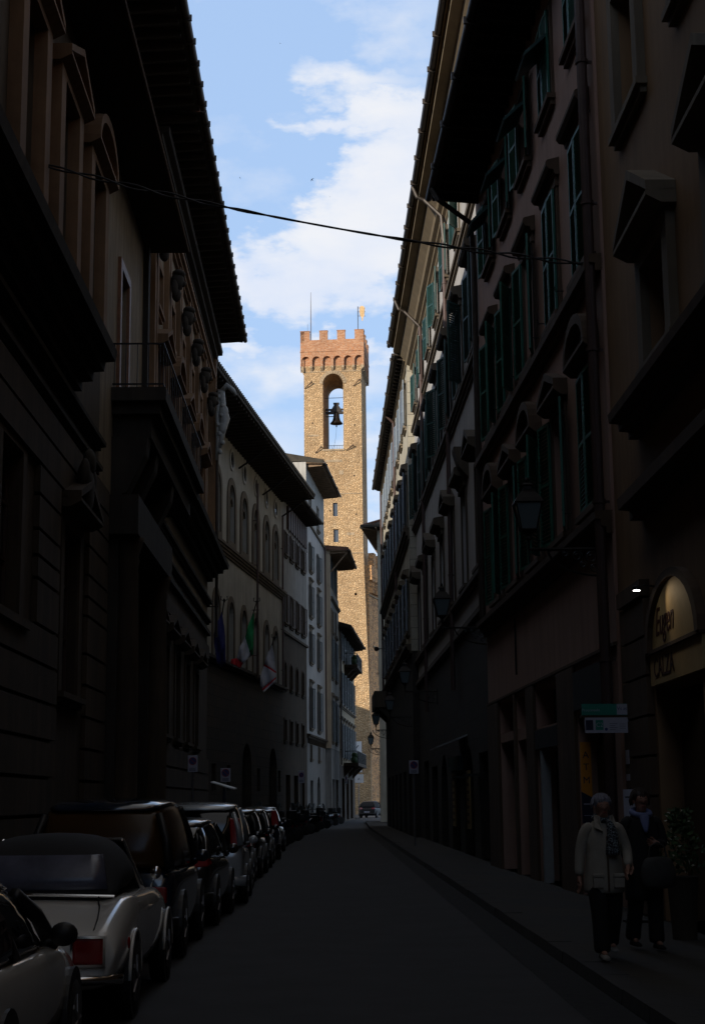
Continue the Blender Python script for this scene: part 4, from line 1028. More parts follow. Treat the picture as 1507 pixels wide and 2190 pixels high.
def body_hatch(L, W, zb=.92, zh=.78, zr=.95):
    h = W/2; l = L/2
    return [(-l, h*.86, .32, zr*.72, .0), (-l+.03, h*.92, .26, zr-.02, .0), (-l+.25, h*.98, .2, zr, .0), (-l*.4, h, .2, zb, .0), (l*.25, h, .2, zb-.02, .0), (l*.45, h*.99, .2, zh+.05, .03), (l*.8, h*.95, .22, zh-.06, .03), (l-.06, h*.86, .26, zh-.17, .02), (l, h*.78, .34, zh-.28, .0)]
def house_hatch(L, W, H, zb=.90, rear=.06, tuck=.42):
    h = W/2; l = L/2
    return [(h*.90, zb+.02, h*.72, zb+.12, -l+rear), (h*.93, zb, h*.74, H-.10, -l+tuck), (h*.94, zb, h*.78, H-.01, -l+tuck+.35), (h*.94, zb, h*.79, H, -.1), (h*.93, zb-.01, h*.77, H-.05, .35), (h*.90, zb-.03, h*.72, zb+.05, l*.52)]
# sliver of a small white car at the very edge, nose away from the viewer
L, W = 3.6, 1.50; hz = W/2
HS = [(hz*.90, .84, hz*.72, .95, -1.74), (hz*.93, .82, hz*.74, 1.18, -1.35), (hz*.94, .82, hz*.76, 1.27, -.95), (hz*.94, .82, hz*.76, 1.26, -.35), (hz*.93, .81, hz*.74, 1.20, .0), (hz*.90, .80, hz*.72, .88, .62)]
car('small white car at the lower left corner with a black door mirror', (-2.47, 9.75, 0), 0, L, W, body_hatch(L, W, .84, .76, .86), HS, 'carwhite', wr=.27, lamps='small', pil='plast')
# the van like dark car, the hatchback, the pale tall car and the rest of the row
L, W = 3.9, 1.70
car('tall dark blue car parked directly in front of the white convertible', (-2.47, 19.0, 0), 0, L, W, body_hatch(L, W, .98, .92, 1.0), house_hatch(L, W, 1.72, .98, .02, .16), 'carblue', wr=.33, lamps='small', pil='plast', wmat='aglass')
L, W = 3.85, 1.66
car('black hatchback with curved roof and red tail lamps, third from the corner', (-2.36, 23.5, 0), rad(-1.5), L, W, body_hatch(L, W, .93, .84, .98), house_hatch(L, W, 1.45, .93, .10, .55), 'cargrey', wr=.31, pil='cargrey')
L, W = 3.5, 1.62
car('tall silver white hatchback with upright red tail lamps', (-2.22, 28.0, 0), rad(1), L, W, body_hatch(L, W, .95, .84, 1.0), house_hatch(L, W, 1.66, .95, .02, .12), 'carsilver', wr=.29, lamps='tall')
names = ['black hatchback parked beyond the silver white one', 'dark hatchback sixth along the kerb with gleaming roof rim', 'dark estate car seventh along the left kerb', 'dark car eighth along the left kerb', 'last dark car of the row before the motor scooters']
for i, (Y, p, Hh) in enumerate(((32.6, 'carblack', 1.46), (37.4, 'cargrey', 1.52), (42.2, 'carblack', 1.50), (47.2, 'carblue', 1.46), (52.6, 'carblack', 1.5))):
    L, W = (4.0, 3.7, 4.3, 3.6, 4.1)[i], (1.66, 1.6, 1.72, 1.58, 1.7)[i]
    car(names[i], ((-2.38, -2.30, -2.36, -2.26, -2.4)[i], Y+(.2, -.5, .1, .5, .2)[i], 0), rad((1.5, -1, .5, 2, -2)[i]), L, W, body_hatch(L, W, .93, .85, .97), house_hatch(L, W, Hh, .92, .08, (.45, .3, .6, .42, .5)[i]), p, wr=.31, pil='plast', lamps=('low', 'small', 'low', 'tall', 'small')[i])
L, W = 3.9, 1.66
car('small dark car far off at the bend below the bell tower', (4.1, 151, 0), rad(-14), L, W, body_hatch(L, W, .95, .88, .98), house_hatch(L, W, 1.55, .94, .05, .4), 'plast', wr=.32, grp=None, pil='plast', wmat='softtop')

# the white convertible
cx0, cy0 = -2.40, 14.15; L, W = 3.95, 1.56; h = W/2; l = L/2
cv_ = empty('convertible_car', (cx0, cy0, 0), 0, 'classic white convertible with closed black soft top and square red tail lamps', 'car', 'cars parked along the left kerb')
m = MB()
def cring(y, hw, zl, zt, fin, w2=.80):
    P = [(0, zl), (.72*hw, zl), (.88*hw, zl+.03), (.97*hw, zl+.16), (hw, (zl+zt)*.5+.05), (.985*hw, zt-.08), (.90*hw, zt+fin), (w2*hw-.04, zt+fin*.5), (w2*hw-.10, zt), (.3*hw, zt+.015), (0, zt+.02)]
    return [(x, y, z) for x, z in P]+[(-x, y, z) for x, z in P[-2:0:-1]]
m.loft([cring(-l, h*.93, .34, .60, .0), cring(-l+.02, h*.95, .30, .66, .01), cring(-l+.10, h*.97, .27, .70, .02), cring(-l+.35, h*.985, .25, .77, .03), cring(-l+.75, h, .24, .855, .035), cring(-l+1.1, h, .23, .885, .03), cring(0, h, .22, .86, .02), cring(.6, h, .22, .86, .02), cring(l-.7, h*.98, .24, .82, .03), cring(l-.15, h*.93, .28, .72, .02), cring(l, h*.86, .36, .58, .0)])
subsurf(m.build('body', 'carwhite', cv_), 2)
m = MB()                                        # boot lid shut line
zz = lambda y: .70+(.90-.70)*((y+l-.10)/.9)**.8 if y > -l+.1 else .70
pts = [(-h*.72, -l+.055, .665), (h*.72, -l+.055, .665), (h*.735, -l+.10, .705), (h*.73, -l+.3, .768), (h*.69, -l+.6, .838), (h*.62, -l+.85, .895)]
m.tube(pts, .006, 5); m.build('boot_shut_line', 'plast', cv_)
m = MB()                                        # soft top
def tr(y, hb, zb, ht, zt):
    P = [(0, zb), (hb, zb), ((hb*.6+ht*.4)+.02, zb*.45+zt*.55), (ht, zt-.05), (ht*.75, zt), (0, zt+.03)]
    return [(x, y, z) for x, z in P]+[(-x, y, z) for x, z in P[-2:0:-1]]
m.loft([tr(-l+.80, h*.80, .87, h*.74, .93), tr(-l+.86, h*.84, .87, h*.72, .99), tr(-l+1.18, h*.88, .87, h*.62, 1.25), tr(-l+1.42, h*.90, .87, h*.60, 1.33), tr(-l+1.9, h*.90, .87, h*.60, 1.35), tr(-l+2.25, h*.88, .86, h*.58, 1.30)])
subsurf(m.build('soft_top', 'softtop', cv_), 1)
m = MB(); y0, y1_ = -l+.845, -l+1.12
m.loft([[(x, y0+.01-.05*(1-(x/.62)**2), .945), (x*.93, (y0+y1_)/2-.035-.04*(1-(x/.62)**2), 1.075), (x*.86, y1_-.035-.03*(1-(x/.62)**2), 1.20), (x*.86, y1_+.04, 1.20), (x, y0+.08, .945)] for x in [-.56+.112*k for k in range(11)]]); m.build('rear_window', 'vinyl', cv_, smooth=True)
m = MB(); m.hexa([(-h*.8, l-1.5, .86), (h*.8, l-1.5, .86), (h*.8, l-1.46, .86), (-h*.8, l-1.46, .86), (-h*.62, l-1.85, 1.29), (h*.62, l-1.85, 1.29), (h*.62, l-1.81, 1.29), (-h*.62, l-1.81, 1.29)]); m.build('windscreen', 'cglass', cv_)
m = MB()
for sg in (-1, 1): m.tube([(sg*h*.82, l-1.48, .86), (sg*h*.64, l-1.83, 1.29)], .022, 6)
m.tube([(-h*.64, l-1.83, 1.29), (h*.64, l-1.83, 1.29)], .022, 6); m.build('windscreen_frame', 'chrome', cv_)
m = MB(); m.tube([(-.62, -l+.80, .895), (0, -l+.77, .915), (.62, -l+.80, .895)], .012, 6); m.build('chrome_strip', 'chrome', cv_)
for sg in (-1, 1):
    m = MB(); m.box(sg*.44, sg*.66, -l-.018, -l+.08, .470, .655); bevel(m.build('tail_lamp', 'red', cv_), .02)
    m = MB()
    for a, b, c, d in ((.425, .675, .652, .670), (.425, .675, .455, .473)): m.box(sg*a, sg*b, -l-.026, -l+.06, c, d)
    for a, b in ((.425, .443), (.657, .675)): m.box(sg*a, sg*b, -l-.025, -l+.06, .4735, .6515)
    m.build('lamp_bezel', 'chrome', cv_)
    m = MB(); m.ell((sg*(h+.005), -l+.42, .585), .012, .03, .045); m.build('side_marker', 'red', cv_)
    m = MB(); m.box(sg*(h-.02), sg*(h+.012), -.15, .0, .74, .76); m.build('door_handle', 'chrome', cv_)
    m = MB(); m.ell((sg*(h-.02), .42, 1.0), .05, .03, .055); m.tube([(sg*(h-.06), .42, .88), (sg*(h-.03), .42, .97)], .01, 6); m.build('mirror', 'chrome', cv_, smooth=True)
    for y in (-l+.88, l-.66):
        m = MB(); m.lathe([(0, 0), (.335, 0), (.335, .05), (0, .05)], ((h+.002 if sg < 0 else h-.046)*1 if sg > 0 else -h-.004, y, .30), 28, 'x'); m.build('wheel_arch', 'plast', cv_)
        m = MB(); m.tube([(sg*(h+.002), y+.345*math.cos(t), .30+.345*math.sin(t)) for t in [PI*k/12 for k in range(13)]], .014, 6); m.build('arch_lip', 'carwhite', cv_, smooth=True)
        wheel(cv_, sg*(h-.07), y, .285, .15)
m = MB(); m.loft([[(x, -l-.07+.16*abs(x/h)**4, .33), (x, -l-.10+.16*abs(x/h)**4, .365), (x, -l-.07+.16*abs(x/h)**4, .40), (x, -l+.02+.12*abs(x/h)**4, .385)] for x in [h*1.01*k/10 for k in range(-10, 11)]]); m.build('bumper', 'chrome', cv_, smooth=True)
m = MB(); m.box(-.24, .24, -l-.02, -l+.0, .46, .57); m.build('number_plate', 'plast', cv_)
cv_.scale = (1.06, 1.06, 1.06)
text('badge', 'ooo', .06, 'plast', cv_, (.06, -l+.03, .725), (rad(62), 0, 0), .004, 1.4)

# ------------------------------------------------------------------ motor scooters beyond the cars
def scooter():
    r = empty('motor_scooter', (0, 0, 0), 0, '', 'scooter', 'motor scooters parked in a row along the left kerb')
    m = MB()
    m.loft([[(x*a, y, z0+(z1-z0)*q) for x, q in ((0, 0), (.7, .05), (1, .4), (.9, .8), (.5, 1), (0, 1.02), (-.5, 1), (-.9, .8), (-1, .4), (-.7, .05))] for y, a, z0, z1 in ((-.85, .06, .62, .72), (-.7, .13, .5, .8), (-.35, .17, .36, .82), (-.1, .16, .3, .78), (.05, .14, .26, .5))]); m.build('body', 'carblack', r, smooth=True)
    m = MB(); m.box(-.15, .15, -.1, .38, .24, .30); m.hexa([(-.2, .34, .28), (.2, .34, .28), (.2, .42, .28), (-.2, .42, .28), (-.15, .48, .95), (.15, .48, .95), (.15, .54, .95), (-.15, .54, .95)]); m.build('leg_shield', 'carblue', r)
    m = MB(); m.ell((0, -.35, .84), .14, .40, .07); m.build('seat', 'plast', r, smooth=True)
    m = MB(); m.tube([(0, .62, .28), (0, .48, .95), (0, .45, 1.05)], .03, 8); m.tube([(-.33, .38, 1.07), (-.12, .46, 1.04), (.12, .46, 1.04), (.33, .38, 1.07)], .017, 6); m.build('handlebar', 'iron', r)
    for sg in (-1, 1): m = MB(); m.tube([(sg*.22, .42, 1.06), (sg*.28, .44, 1.24)], .007, 5); m.ell((sg*.29, .44, 1.28), .06, .015, .045); m.build('mirror', 'chrome', r)
    m = MB(); m.hexa([(-.2, .50, 1.05), (.2, .50, 1.05), (.2, .52, 1.05), (-.2, .52, 1.05), (-.13, .40, 1.42), (.13, .40, 1.42), (.13, .42, 1.42), (-.13, .42, 1.42)]); m.build('windshield', 'lglass', r)
    m = MB(); m.box(-.17, .17, -.98, -.70, .86, 1.14); bevel(m.build('top_box', 'plast', r), .04)
    m = MB(); m.ell((0, .56, .88), .09, .06, .07); m.build('headlight', 'lglass', r, smooth=True)
    m = MB(); m.box(-.06, .06, -.88, -.84, .60, .68); m.build('tail_lamp', 'red', r)
    for y in (-.58, .64):
        m = MB(); m.lathe([(.12, -.05), (.23, -.05), (.25, -.02), (.25, .02), (.23, .05), (.12, .05)], (0, y, .25), 16, 'x'); m.build('wheel', 'rubber', r, smooth=True)
    return r
def kx(Y):
    for (a, b), (c, d) in zip(kl, kl[1:]):
        if b <= Y <= d: return a+(c-a)*(Y-b)/(d-b)
proto = scooter()
for i in range(16):
    o = proto if i == 0 else copy_tree(proto)
    Y = 59.5+i*3.6+random.uniform(-.5, .5)
    sc3 = random.uniform(.92, 1.12); o.scale = (sc3, sc3, sc3*random.uniform(.96, 1.08))
    o.location = (kx(Y)+1.0+random.uniform(-.2, .1), Y, .0); o.rotation_euler = (0, 0, rad(random.choice((random.uniform(80, 130), random.uniform(255, 300)))))
    o['label'] = 'dark motor scooter in the long row beyond the parked cars by the left kerb'

# ------------------------------------------------------------------ lanterns
def lantern(label, wall, loc, s=1.0, arm_dz=-.62):
    """wall: x of the wall; loc: middle of the glass body"""
    r = empty('street_lantern', loc, 0, label, 'street lamp', 'iron lanterns on brackets along the right hand houses'); d = wall-loc[0]; z = -.52*s
    m = MB()
    m.tube([(0, 0, -.24*s), (0, 0, z)], .022*s, 6); m.tube([(0, 0, z), (d, 0, z)], .028*s, 6); m.lathe([(.0, -.40*s), (.05*s, -.36*s), (.03*s, -.31*s), (.09*s, -.25*s), (0, -.24*s)], seg=10)
    m.tube([(0, 0, z-.2), (0, 0, z)], .012*s, 5)
    pts = []
    for k in range(15): t = PI/2*k/14; pts.append((d-.62*s*(1-math.sin(t))-.02, 0, z-.42*s*(1-math.cos(t))*1.0)) if False else pts.append((d-.02-.85*s*math.cos(t), 0, z-.42*s*math.sin(t)))
    m.tube(pts, .018*s, 5)
    for (cx_, cz_, rr_) in ((.20, .13, .10), (.42, .11, .085), (.16, .30, .075), (.60, .07, .055), (.33, .24, .06)):
        m.tube([(d-cx_*s+rr_*s*(1-k/22)*math.cos(k*.62), 0, z-cz_*s+rr_*s*(1-k/22)*math.sin(k*.62)) for k in range(15)], .011*s, 5)
    m.box(d-.03, d, -.05, .05, z-.5*s, z+.08*s); m.build('bracket', 'iron', r)
    m = MB()
    q0, q1 = .115*s, .20*s
    for sx in (-1, 1):
        for sy in (-1, 1): m.tube([(sx*q0, sy*q0, -.22*s), (sx*q1, sy*q1, .20*s)], .012*s, 5)
    for q, zz_ in ((q0, -.22*s), (q1, .20*s)):
        c = [(q, q), (-q, q), (-q, -q), (q, -q), (q, q)]
        for a, b in zip(c, c[1:]): m.tube([(a[0], a[1], zz_), (b[0], b[1], zz_)], .014*s, 5)
    m.build('lantern_frame', 'iron', r)
    m = MB(); m.loft([[(x*a, y*a, z_) for x, y in ((-1, -1), (1, -1), (1, 1), (-1, 1))] for a, z_ in ((q0*.95, -.21*s), (q1*.95, .19*s))]); m.build('glass', 'lglass', r)
    m = MB(); m.loft([[(x*a, y*a, z_) for x, y in ((-1, -1), (1, -1), (1, 1), (-1, 1))] for a, z_ in ((q1*1.12, .205*s), (q1*.95, .27*s), (q1*.62, .36*s), (q1*.30, .42*s), (q1*.30, .47*s), (q1*.45, .49*s), (q1*.2, .53*s))]); m.ell((0, 0, .57*s), .035*s, .035*s, .05*s); m.build('cap', 'iron', r)
    return r
lantern('largest iron lantern, hanging out from the pink building on a scrolled bracket', 4.28, (3.12, 23.5, 6.0), 1.0)
lantern('iron lantern against the white building, second nearest', 4.06, (2.88, 38.6, 6.45), 1.0)
lantern('iron lantern low on the white building near its far end', 3.96, (2.78, 56.0, 6.05), 1.0)
lantern('dim iron lantern at the start of the cream building', 3.66, (2.68, 67.5, 5.75), 1.0)
lantern('iron lantern seen against the brown palace, the higher and nearer of two', 3.62, (2.8, 91.0, 6.3), 1.15)
lantern('small far iron lantern seen against the foot of the brown palace', 3.9, (3.12, 114.2, 5.95), 1.1)

# ------------------------------------------------------------------ signs
def post_sign(label, loc, w, hh, z, kind='park', wallm=False):
    r = empty('road_sign', loc, 0, label, 'sign'); m = MB()
    m.tube([(0, .03, 0), (0, .03, z+hh)], .03, 8); m.build('post', 'rust' if wallm else 'rim', r)
    m = MB(); m.box(-w/2, w/2, -.012, .012, z, z+hh); p = bevel(m.build('sign_plate', 'signw', r), .01)
    rd = w*.40; cz = z+hh*.66
    m = MB(); m.lathe([(0, -.022), (rd, -.022), (rd, -.012), (0, -.012)], (0, 0, cz), 20, 'y'); m.build('sign_disc', 'signb', p)
    m = MB(); m.tube([(rd*.94*math.cos(2*PI*k/20), -.024, cz+rd*.94*math.sin(2*PI*k/20)) for k in range(21)], rd*.09, 5, False); m.tube([(-rd*.66, -.026, cz+rd*.66), (rd*.66, -.026, cz-rd*.66)], rd*.08, 5); m.build('sign_ring', 'signr', p)
    m = MB()
    for k in range(3): m.box(-w*.32, w*.32, -.018, -.0125, z+hh*(.08+.07*k), z+hh*(.11+.07*k))
    m.build('sign_lettering', 'navy', p); return r
post_sign('small white no parking sign on a post beside the palazzo, higher and nearer of two', (-3.62, 41.8, .12), .26, .44, 2.35)
post_sign('square white no parking sign on a post in front of the arched window palace', (-3.36, 51.2, .12), .32, .44, 2.2)
post_sign('faint no parking sign on a post before the brown shutter building', (-1.62, 93.5, .12), .36, .72, 2.6)
post_sign('faint no parking sign on a post under the far stone balcony', (1.36, 128, .12), .36, .62, 2.9)
post_sign('small road sign on a post on the right pavement by the white building', (2.95, 54, .12), .32, .45, 2.45)
# parking meter with tilted solar panel
pm = empty('parking_meter', (-3.0, 45, .12), 0, 'parking ticket machine with a tilted pale panel on top behind the parked cars', 'parking meter')
m = MB(); m.box(-.16, .16, -.12, .12, 0, 1.45); m.tube([(0, 0, 1.4), (0, 0, 1.95)], .035, 8); bevel(m.build('cabinet', 'navy', pm), .02)
m = MB(); m.hexa([(-.36, -.25, 2.10), (.30, -.25, 1.90), (.36, .25, 1.92), (-.30, .25, 2.12), (-.36, -.25, 2.13), (.30, -.25, 1.93), (.36, .25, 1.95), (-.30, .25, 2.15)]); m.build('solar_panel', 'white', pm)
m = MB(); m.box(-.12, .12, -.135, -.121, 1.0, 1.3); m.build('display', 'signw', pm)
# bus stop sign
bs = empty('bus_stop_sign', (3.60, 22.0, 2.58), rad(2), 'bus stop sign with teal band and white panel marked C2 above the cash machine door', 'sign')
m = MB(); m.box(0, .66, .0, .05, .27, .43); m.build('upper_panel', 'teal', bs)
m = MB(); m.box(.50, .655, -.004, .0, .275, .425); m.build('logo_plate', 'signw', bs)
text('small_logo', 'Vs at', .07, 'signb', bs, (.575, -.006, .36), (PI/2, 0, 0), .001)
text('stop_name', 'Proconsolo', .055, 'signw', bs, (.13, -.002, .34), (PI/2, 0, 0), .001)
m = MB(); m.box(.04, .66, .0, .045, .02, .235); m.build('lower_panel', 'signw', bs)
m = MB(); m.box(.05, .155, -.004, -.0, .06, .20); bevel(m.build('dark_icon', 'navy', bs), .01)
m = MB(); m.box(.19, .30, -.004, -.0, .06, .20); bevel(m.build('route_icon', 'teal', bs), .015)
text('route_number', 'C2', .085, 'signw', bs, (.245, -.006, .13), (PI/2, 0, 0), .001)
m = MB(); m.lathe([(0, -.004), (.022, -.004), (.022, -.001), (0, -.001)], (.34, 0, .07), 14, 'y'); m.build('round_icon', 'signb', bs)
m = MB()
for k in range(4): m.box(.39, .47+.03*(k % 2), -.003, -.0005, .06+.028*k, .066+.028*k)
for k in range(3): m.box(.53, .62, -.003, -.0005, .08+.03*k, .085+.03*k)
m.build('small_print', 'slate', bs)
m = MB(); m.box(-.02, .70, .01, .04, .237, .268); m.box(.66, .72, .0, .05, -.02, .45); m.build('sign_frame', 'r2s', bs)
# cash machine sign on the pink building's door jamb
am = empty('atm_sign', R2.W(3.34, -.10, 1.28), R2.a, 'upright orange sign lettered ATM above a navy panel in the pink building doorway', 'sign')
m = MB(); m.hexa([(-.02, -.09, .42), (.0, -.09, .42), (.0, .09, .52), (-.02, .09, .52), (-.02, -.09, 1.34), (.0, -.09, 1.34), (.0, .09, 1.34), (-.02, .09, 1.34)]); m.build('orange_panel', 'orange', am)
m = MB(); m.hexa([(-.018, -.09, 0), (0, -.09, 0), (0, .09, 0), (-.018, .09, 0), (-.018, -.09, .415), (0, -.09, .415), (0, .09, .515), (-.018, .09, .515)]); m.build('navy_panel', 'navy', am)
ER = Matrix(((0, 0, -1), (-1, 0, 0), (0, 1, 0))).to_euler()
for c, z in (('A', 1.12), ('T', .92), ('M', .70)): text('letter', c, .16, 'navy', am, (-.024, 0, z), ER, .002)
m = MB(); m.box(-.0215, -.0185, -.06, .06, .30, .325); m.box(-.0215, -.0185, -.06, .06, .12, .13); m.build('small_print', 'signw', am)
# stickers on the stone pier and a small advertising stand behind the women
st = R1.mb(); st.nb(y1(22.0), y1(22.25), .102, .108, 2.16, 2.36); st.build('sticker', 'signw', R1.root)
st = R1.mb(); st.nb(y1(22.0), y1(22.25), .102, .108, 1.93, 2.02); st.build('sticker', 'signw', R1.root)
sb = empty('notice_stand', (3.93, 20.35, .12), 0, 'white paper notice on a slim stand behind the two women', 'notice')
m = MB(); m.tube([(0, .03, 0), (0, .03, 1.7)], .02, 6); m.box(-.15, .15, -.1, .12, 0, .03); m.build('stand', 'iron', sb)
m = MB(); m.box(-.10, .10, -.008, .008, 1.30, 1.68); m.build('notice', 'signw', sb)
m = MB(); m.box(-.08, .08, -.012, -.009, 1.57, 1.59); m.build('small_print', 'slate', sb)
# shop boards on the white building: green box sign with two upright menus
gs = empty('shop_sign', R3.W(8.6, .0, 2.55), R3.a, 'dark green box sign over a doorway low on the white building', 'sign')
m = MB(); m.box(0, 3.2, .02, .18, 0, .42); m.build('sign_box', 'dgreen', gs)
for i, s in enumerate((6.4, 11.2)):
    mn = empty('menu_board', R3.W(s, 0, .85), R3.a, ('upright yellowish board by the doorway of the white building, nearer of two', 'upright pale board by the doorway of the white building, farther of two')[i], 'sign')
    m = MB(); m.box(0, .9, .01, .05, 0, 1.65); b_ = m.build('board', 'yellow', mn)
    m = MB()
    for k in range(7): m.box(.12, .78, .051, .055, .15+.21*k, .24+.21*k)
    m.build('small_print', 'r2s', b_)
aw = empty('awning', R3.W(7.2, 0, 3.2), R3.a, 'small dark awning with a pale edge over the white building doorway', 'awning')
m = MB(); m.prof([(0, .35), (.9, .0), (.9, -.04), (0, .3)], 0, 2.6); m.build('canopy', 'offw', aw)
# banner and boards at the foot of the tower
bn = empty('banner', (3.1, 184.6, 4.9), ta, 'tall white banner with a dark swirl hanging low on the bell tower', 'banner')
m = MB(); m.box(0, .85, -.03, .0, 0, 3.6); m.build('cloth', 'white', bn)
m = MB(); m.tube([(.42+.3*math.sin(t*.9)*(.4+.6*t/7), -.05, 1.2+.27*t) for t in [k*.4 for k in range(19)]], .06, 5); m.build('swirl', 'slate', bn)
sg_ = empty('sign_board', (2.45, 149.5, .0), 0, 'square white board on a post under the banner at the end of the street', 'sign')
m = MB(); m.box(-.05, .9, -.03, .03, 3.3, 4.1); m.build('board', 'white', sg_); m = MB(); m.tube([(.42, .06, 0), (.42, .06, 3.9)], .04, 8); m.build('post', 'rim', sg_)
m = MB(); m.tube([(.35, -.04, 3.55), (.45, -.04, 3.75), (.5, -.04, 3.6)], .03, 5); m.build('symbol', 'slate', sg_)
sg_ = empty('wall_plaque', (4.35, 184.9, 4.1), ta, 'small white plaque low on the tower right of the square board', 'sign')
m = MB(); m.box(0, .42, -.05, .0, 0, .32); m.build('plate', 'signw', sg_); m = MB(); m.box(.06, .36, -.056, -.051, .12, .16); m.build('small_print', 'slate', sg_)
# floodlight arm seen against the palace
fl = empty('floodlight', (3.35, 96.6, 11.0), 0, 'small dark floodlight on an arm from the cream building seen against the brown palace', 'lamp')
m = MB(); m.tube([(.3, 0, 0), (-.15, 0, 0)], .025, 6); m.build('arm', 'iron', fl); m = MB(); m.ell((-.28, 0, 0), .17, .12, .13); m.box(-.4, -.2, -.1, .1, -.14, .12); m.build('lamp_head', 'iron', fl)

# ------------------------------------------------------------------ flags on the arched window palace
def flag(label, tip, foot, Y, cloths):
    """pole from foot to tip (picture measurements turned into points) and drooping cloth built at the pole's distance"""
    B = at(*foot, Y+1.4); T = at(*tip, Y); r = empty('flag', B, 0, label, 'flag', 'flags on slanting poles of the arched window palace'); d = T-B
    m = MB(); m.tube([(0, 0, 0), d*.6, d], [.045, .038, .025], 7); m.ell(d*1.02, .05, .05, .10)
    for a in (-1, 1): m.tube([d*1.02, d*1.02+Vector((a*.14, 0, .04)), d*1.02+Vector((a*.13, 0, .2))], .02, 5)
    m.build('pole', 'iron', r)
    for mat, poly in cloths:
        m = MB(); vs = m.poly([at(x, y, Y+.15)-B for x, y in poly]); f_ = m.bm.faces[:]
        bmesh.ops.triangulate(m.bm, faces=f_); bmesh.ops.subdivide_edges(m.bm, edges=m.bm.edges[:], cuts=5, use_grid_fill=True)
        for v in m.bm.verts: v.co.y += .10*math.sin(v.co.x*11+v.co.z*3)+.06*math.sin(v.co.x*23-v.co.z*5)
        o = m.build('flag_cloth', mat, r, smooth=True); md = o.modifiers.new('t', 'SOLIDIFY'); md.thickness = .012
flag('dark blue flag drooping on the nearest slanting pole of the palace', (479, 1287), (462, 1400), 66.5, [('fblue', [(474, 1308), (477, 1325), (481, 1360), (483, 1425), (474, 1428), (465, 1420), (461, 1400), (456, 1356), (466, 1330)])])
flag('green white and red flag drooping from the middle slanting pole', (548, 1290), (508, 1425), 73, [('fgreen', [(543, 1308), (542, 1345), (541, 1400), (534, 1403), (528, 1380), (524, 1362), (531, 1338)]), ('fwhite', [(524, 1362), (528, 1380), (536, 1403), (520, 1419), (506, 1408), (512, 1385)]), ('fred', [(506, 1408), (520, 1419), (513, 1429), (504, 1423), (493, 1420), (495, 1410)])])
flag('white flag with thin red bands drooping on the farthest slanting pole', (586, 1366), (562, 1440), 78.5, [('fwhite', [(582, 1380), (587, 1410), (590, 1436), (565, 1420), (573, 1395)]), ('fred', [(565, 1420), (590, 1436), (590, 1440), (564, 1424)]), ('fwhite', [(564, 1424), (590, 1440), (590, 1448), (560, 1474), (556, 1470), (557, 1448)]), ('fred', [(590, 1448), (590, 1452), (562, 1478), (560, 1474)]), ('fwhite', [(590, 1452), (587, 1460), (563, 1482), (562, 1478)])])

# ------------------------------------------------------------------ overhead cable and swifts
cb = empty('overhead_cable', (-4.7, 23.7, 11.95), 0, 'twisted black cable strung across the street between the nearest houses', 'cable')
for ph in (0, PI):
    m = MB(); pts = []
    for k in range(61):
        t = k/60; x = 9.0*t; sag = -.18*4*t*(1-t); w_ = .02+.018*math.sin(t*9)
        pts.append((x, -.3*t+w_*math.cos(t*46+ph), -1.9*t+sag+w_*math.sin(t*46+ph)))
    m.tube(pts, .016, 6); m.build('strand', 'cable', cb)
for i, (px, py, Y, rz, lab) in enumerate(((599, 92, 110, .6, 'tiny dark swift near the top of the sky'), (667, 384, 130, 2.2, 'tiny dark swift in mid sky just above the cable, nearest the middle'), (513, 380, 170, 1.2, 'faint tiny swift in the sky left of the others'), (705, 420, 210, .4, 'speck of a swift against the white cloud above the cable'))):
    m = MB(); m.tube([(0, -.11, 0), (0, 0, 0), (0, .1, .01)], [.008, .03, .012], 6); m.poly([(0, .05, .01), (.12, .06, .05), (.27, -.06, .02), (.12, .0, .045), (0, -.03, .01)]); m.poly([(0, .05, .01), (-.12, .06, .05), (-.27, -.06, .02), (-.12, .0, .045), (0, -.03, .01)]); m.poly([(0, -.08, 0), (.04, -.17, 0), (0, -.13, 0), (-.04, -.17, 0)])
    o = m.build('swift', 'carblack', None, at(px, py, Y), (.6, .3, rz)); tag(o, lab, 'bird')

# ------------------------------------------------------------------ flowering plant on the right pavement
pl = empty('potted_plant', (4.0, 17.9, .12), 0, 'leafy flowering plant in a tall pot at the right edge beside the shop door', 'plant')
pl.scale = (.8, .8, .92)
m = MB(); m.lathe([(.0, 0), (.17, 0), (.22, .7), (.24, .75), (.2, .75), (0, .7)], seg=16); m.build('pot', 'tiled', pl)
for nm, mt, n, sz in (('foliage', 'leaf', 420, .055), ('flowers', 'petal', 46, .035)):
    m = MB()
    for k in range(n):
        a, b = random.uniform(0, 2*PI), random.random(); rr_ = .34*b**.5*(1 if k % 5 else 1.25); z = .78+random.random()**.8*.78; rr_ *= math.sin(min(1, (z-.65)/.7)*PI*.75+.3)
        c = Vector((rr_*math.cos(a), rr_*math.sin(a), z)); d = Vector((random.gauss(0, 1), random.gauss(0, 1), random.gauss(0, 1))).normalized(); e = d.orthogonal().normalized()
        m.poly([c-d*sz, c+e*sz*.45, c+d*sz, c-e*sz*.45])
    struct(m.build(nm, mt, pl), 'stuff')

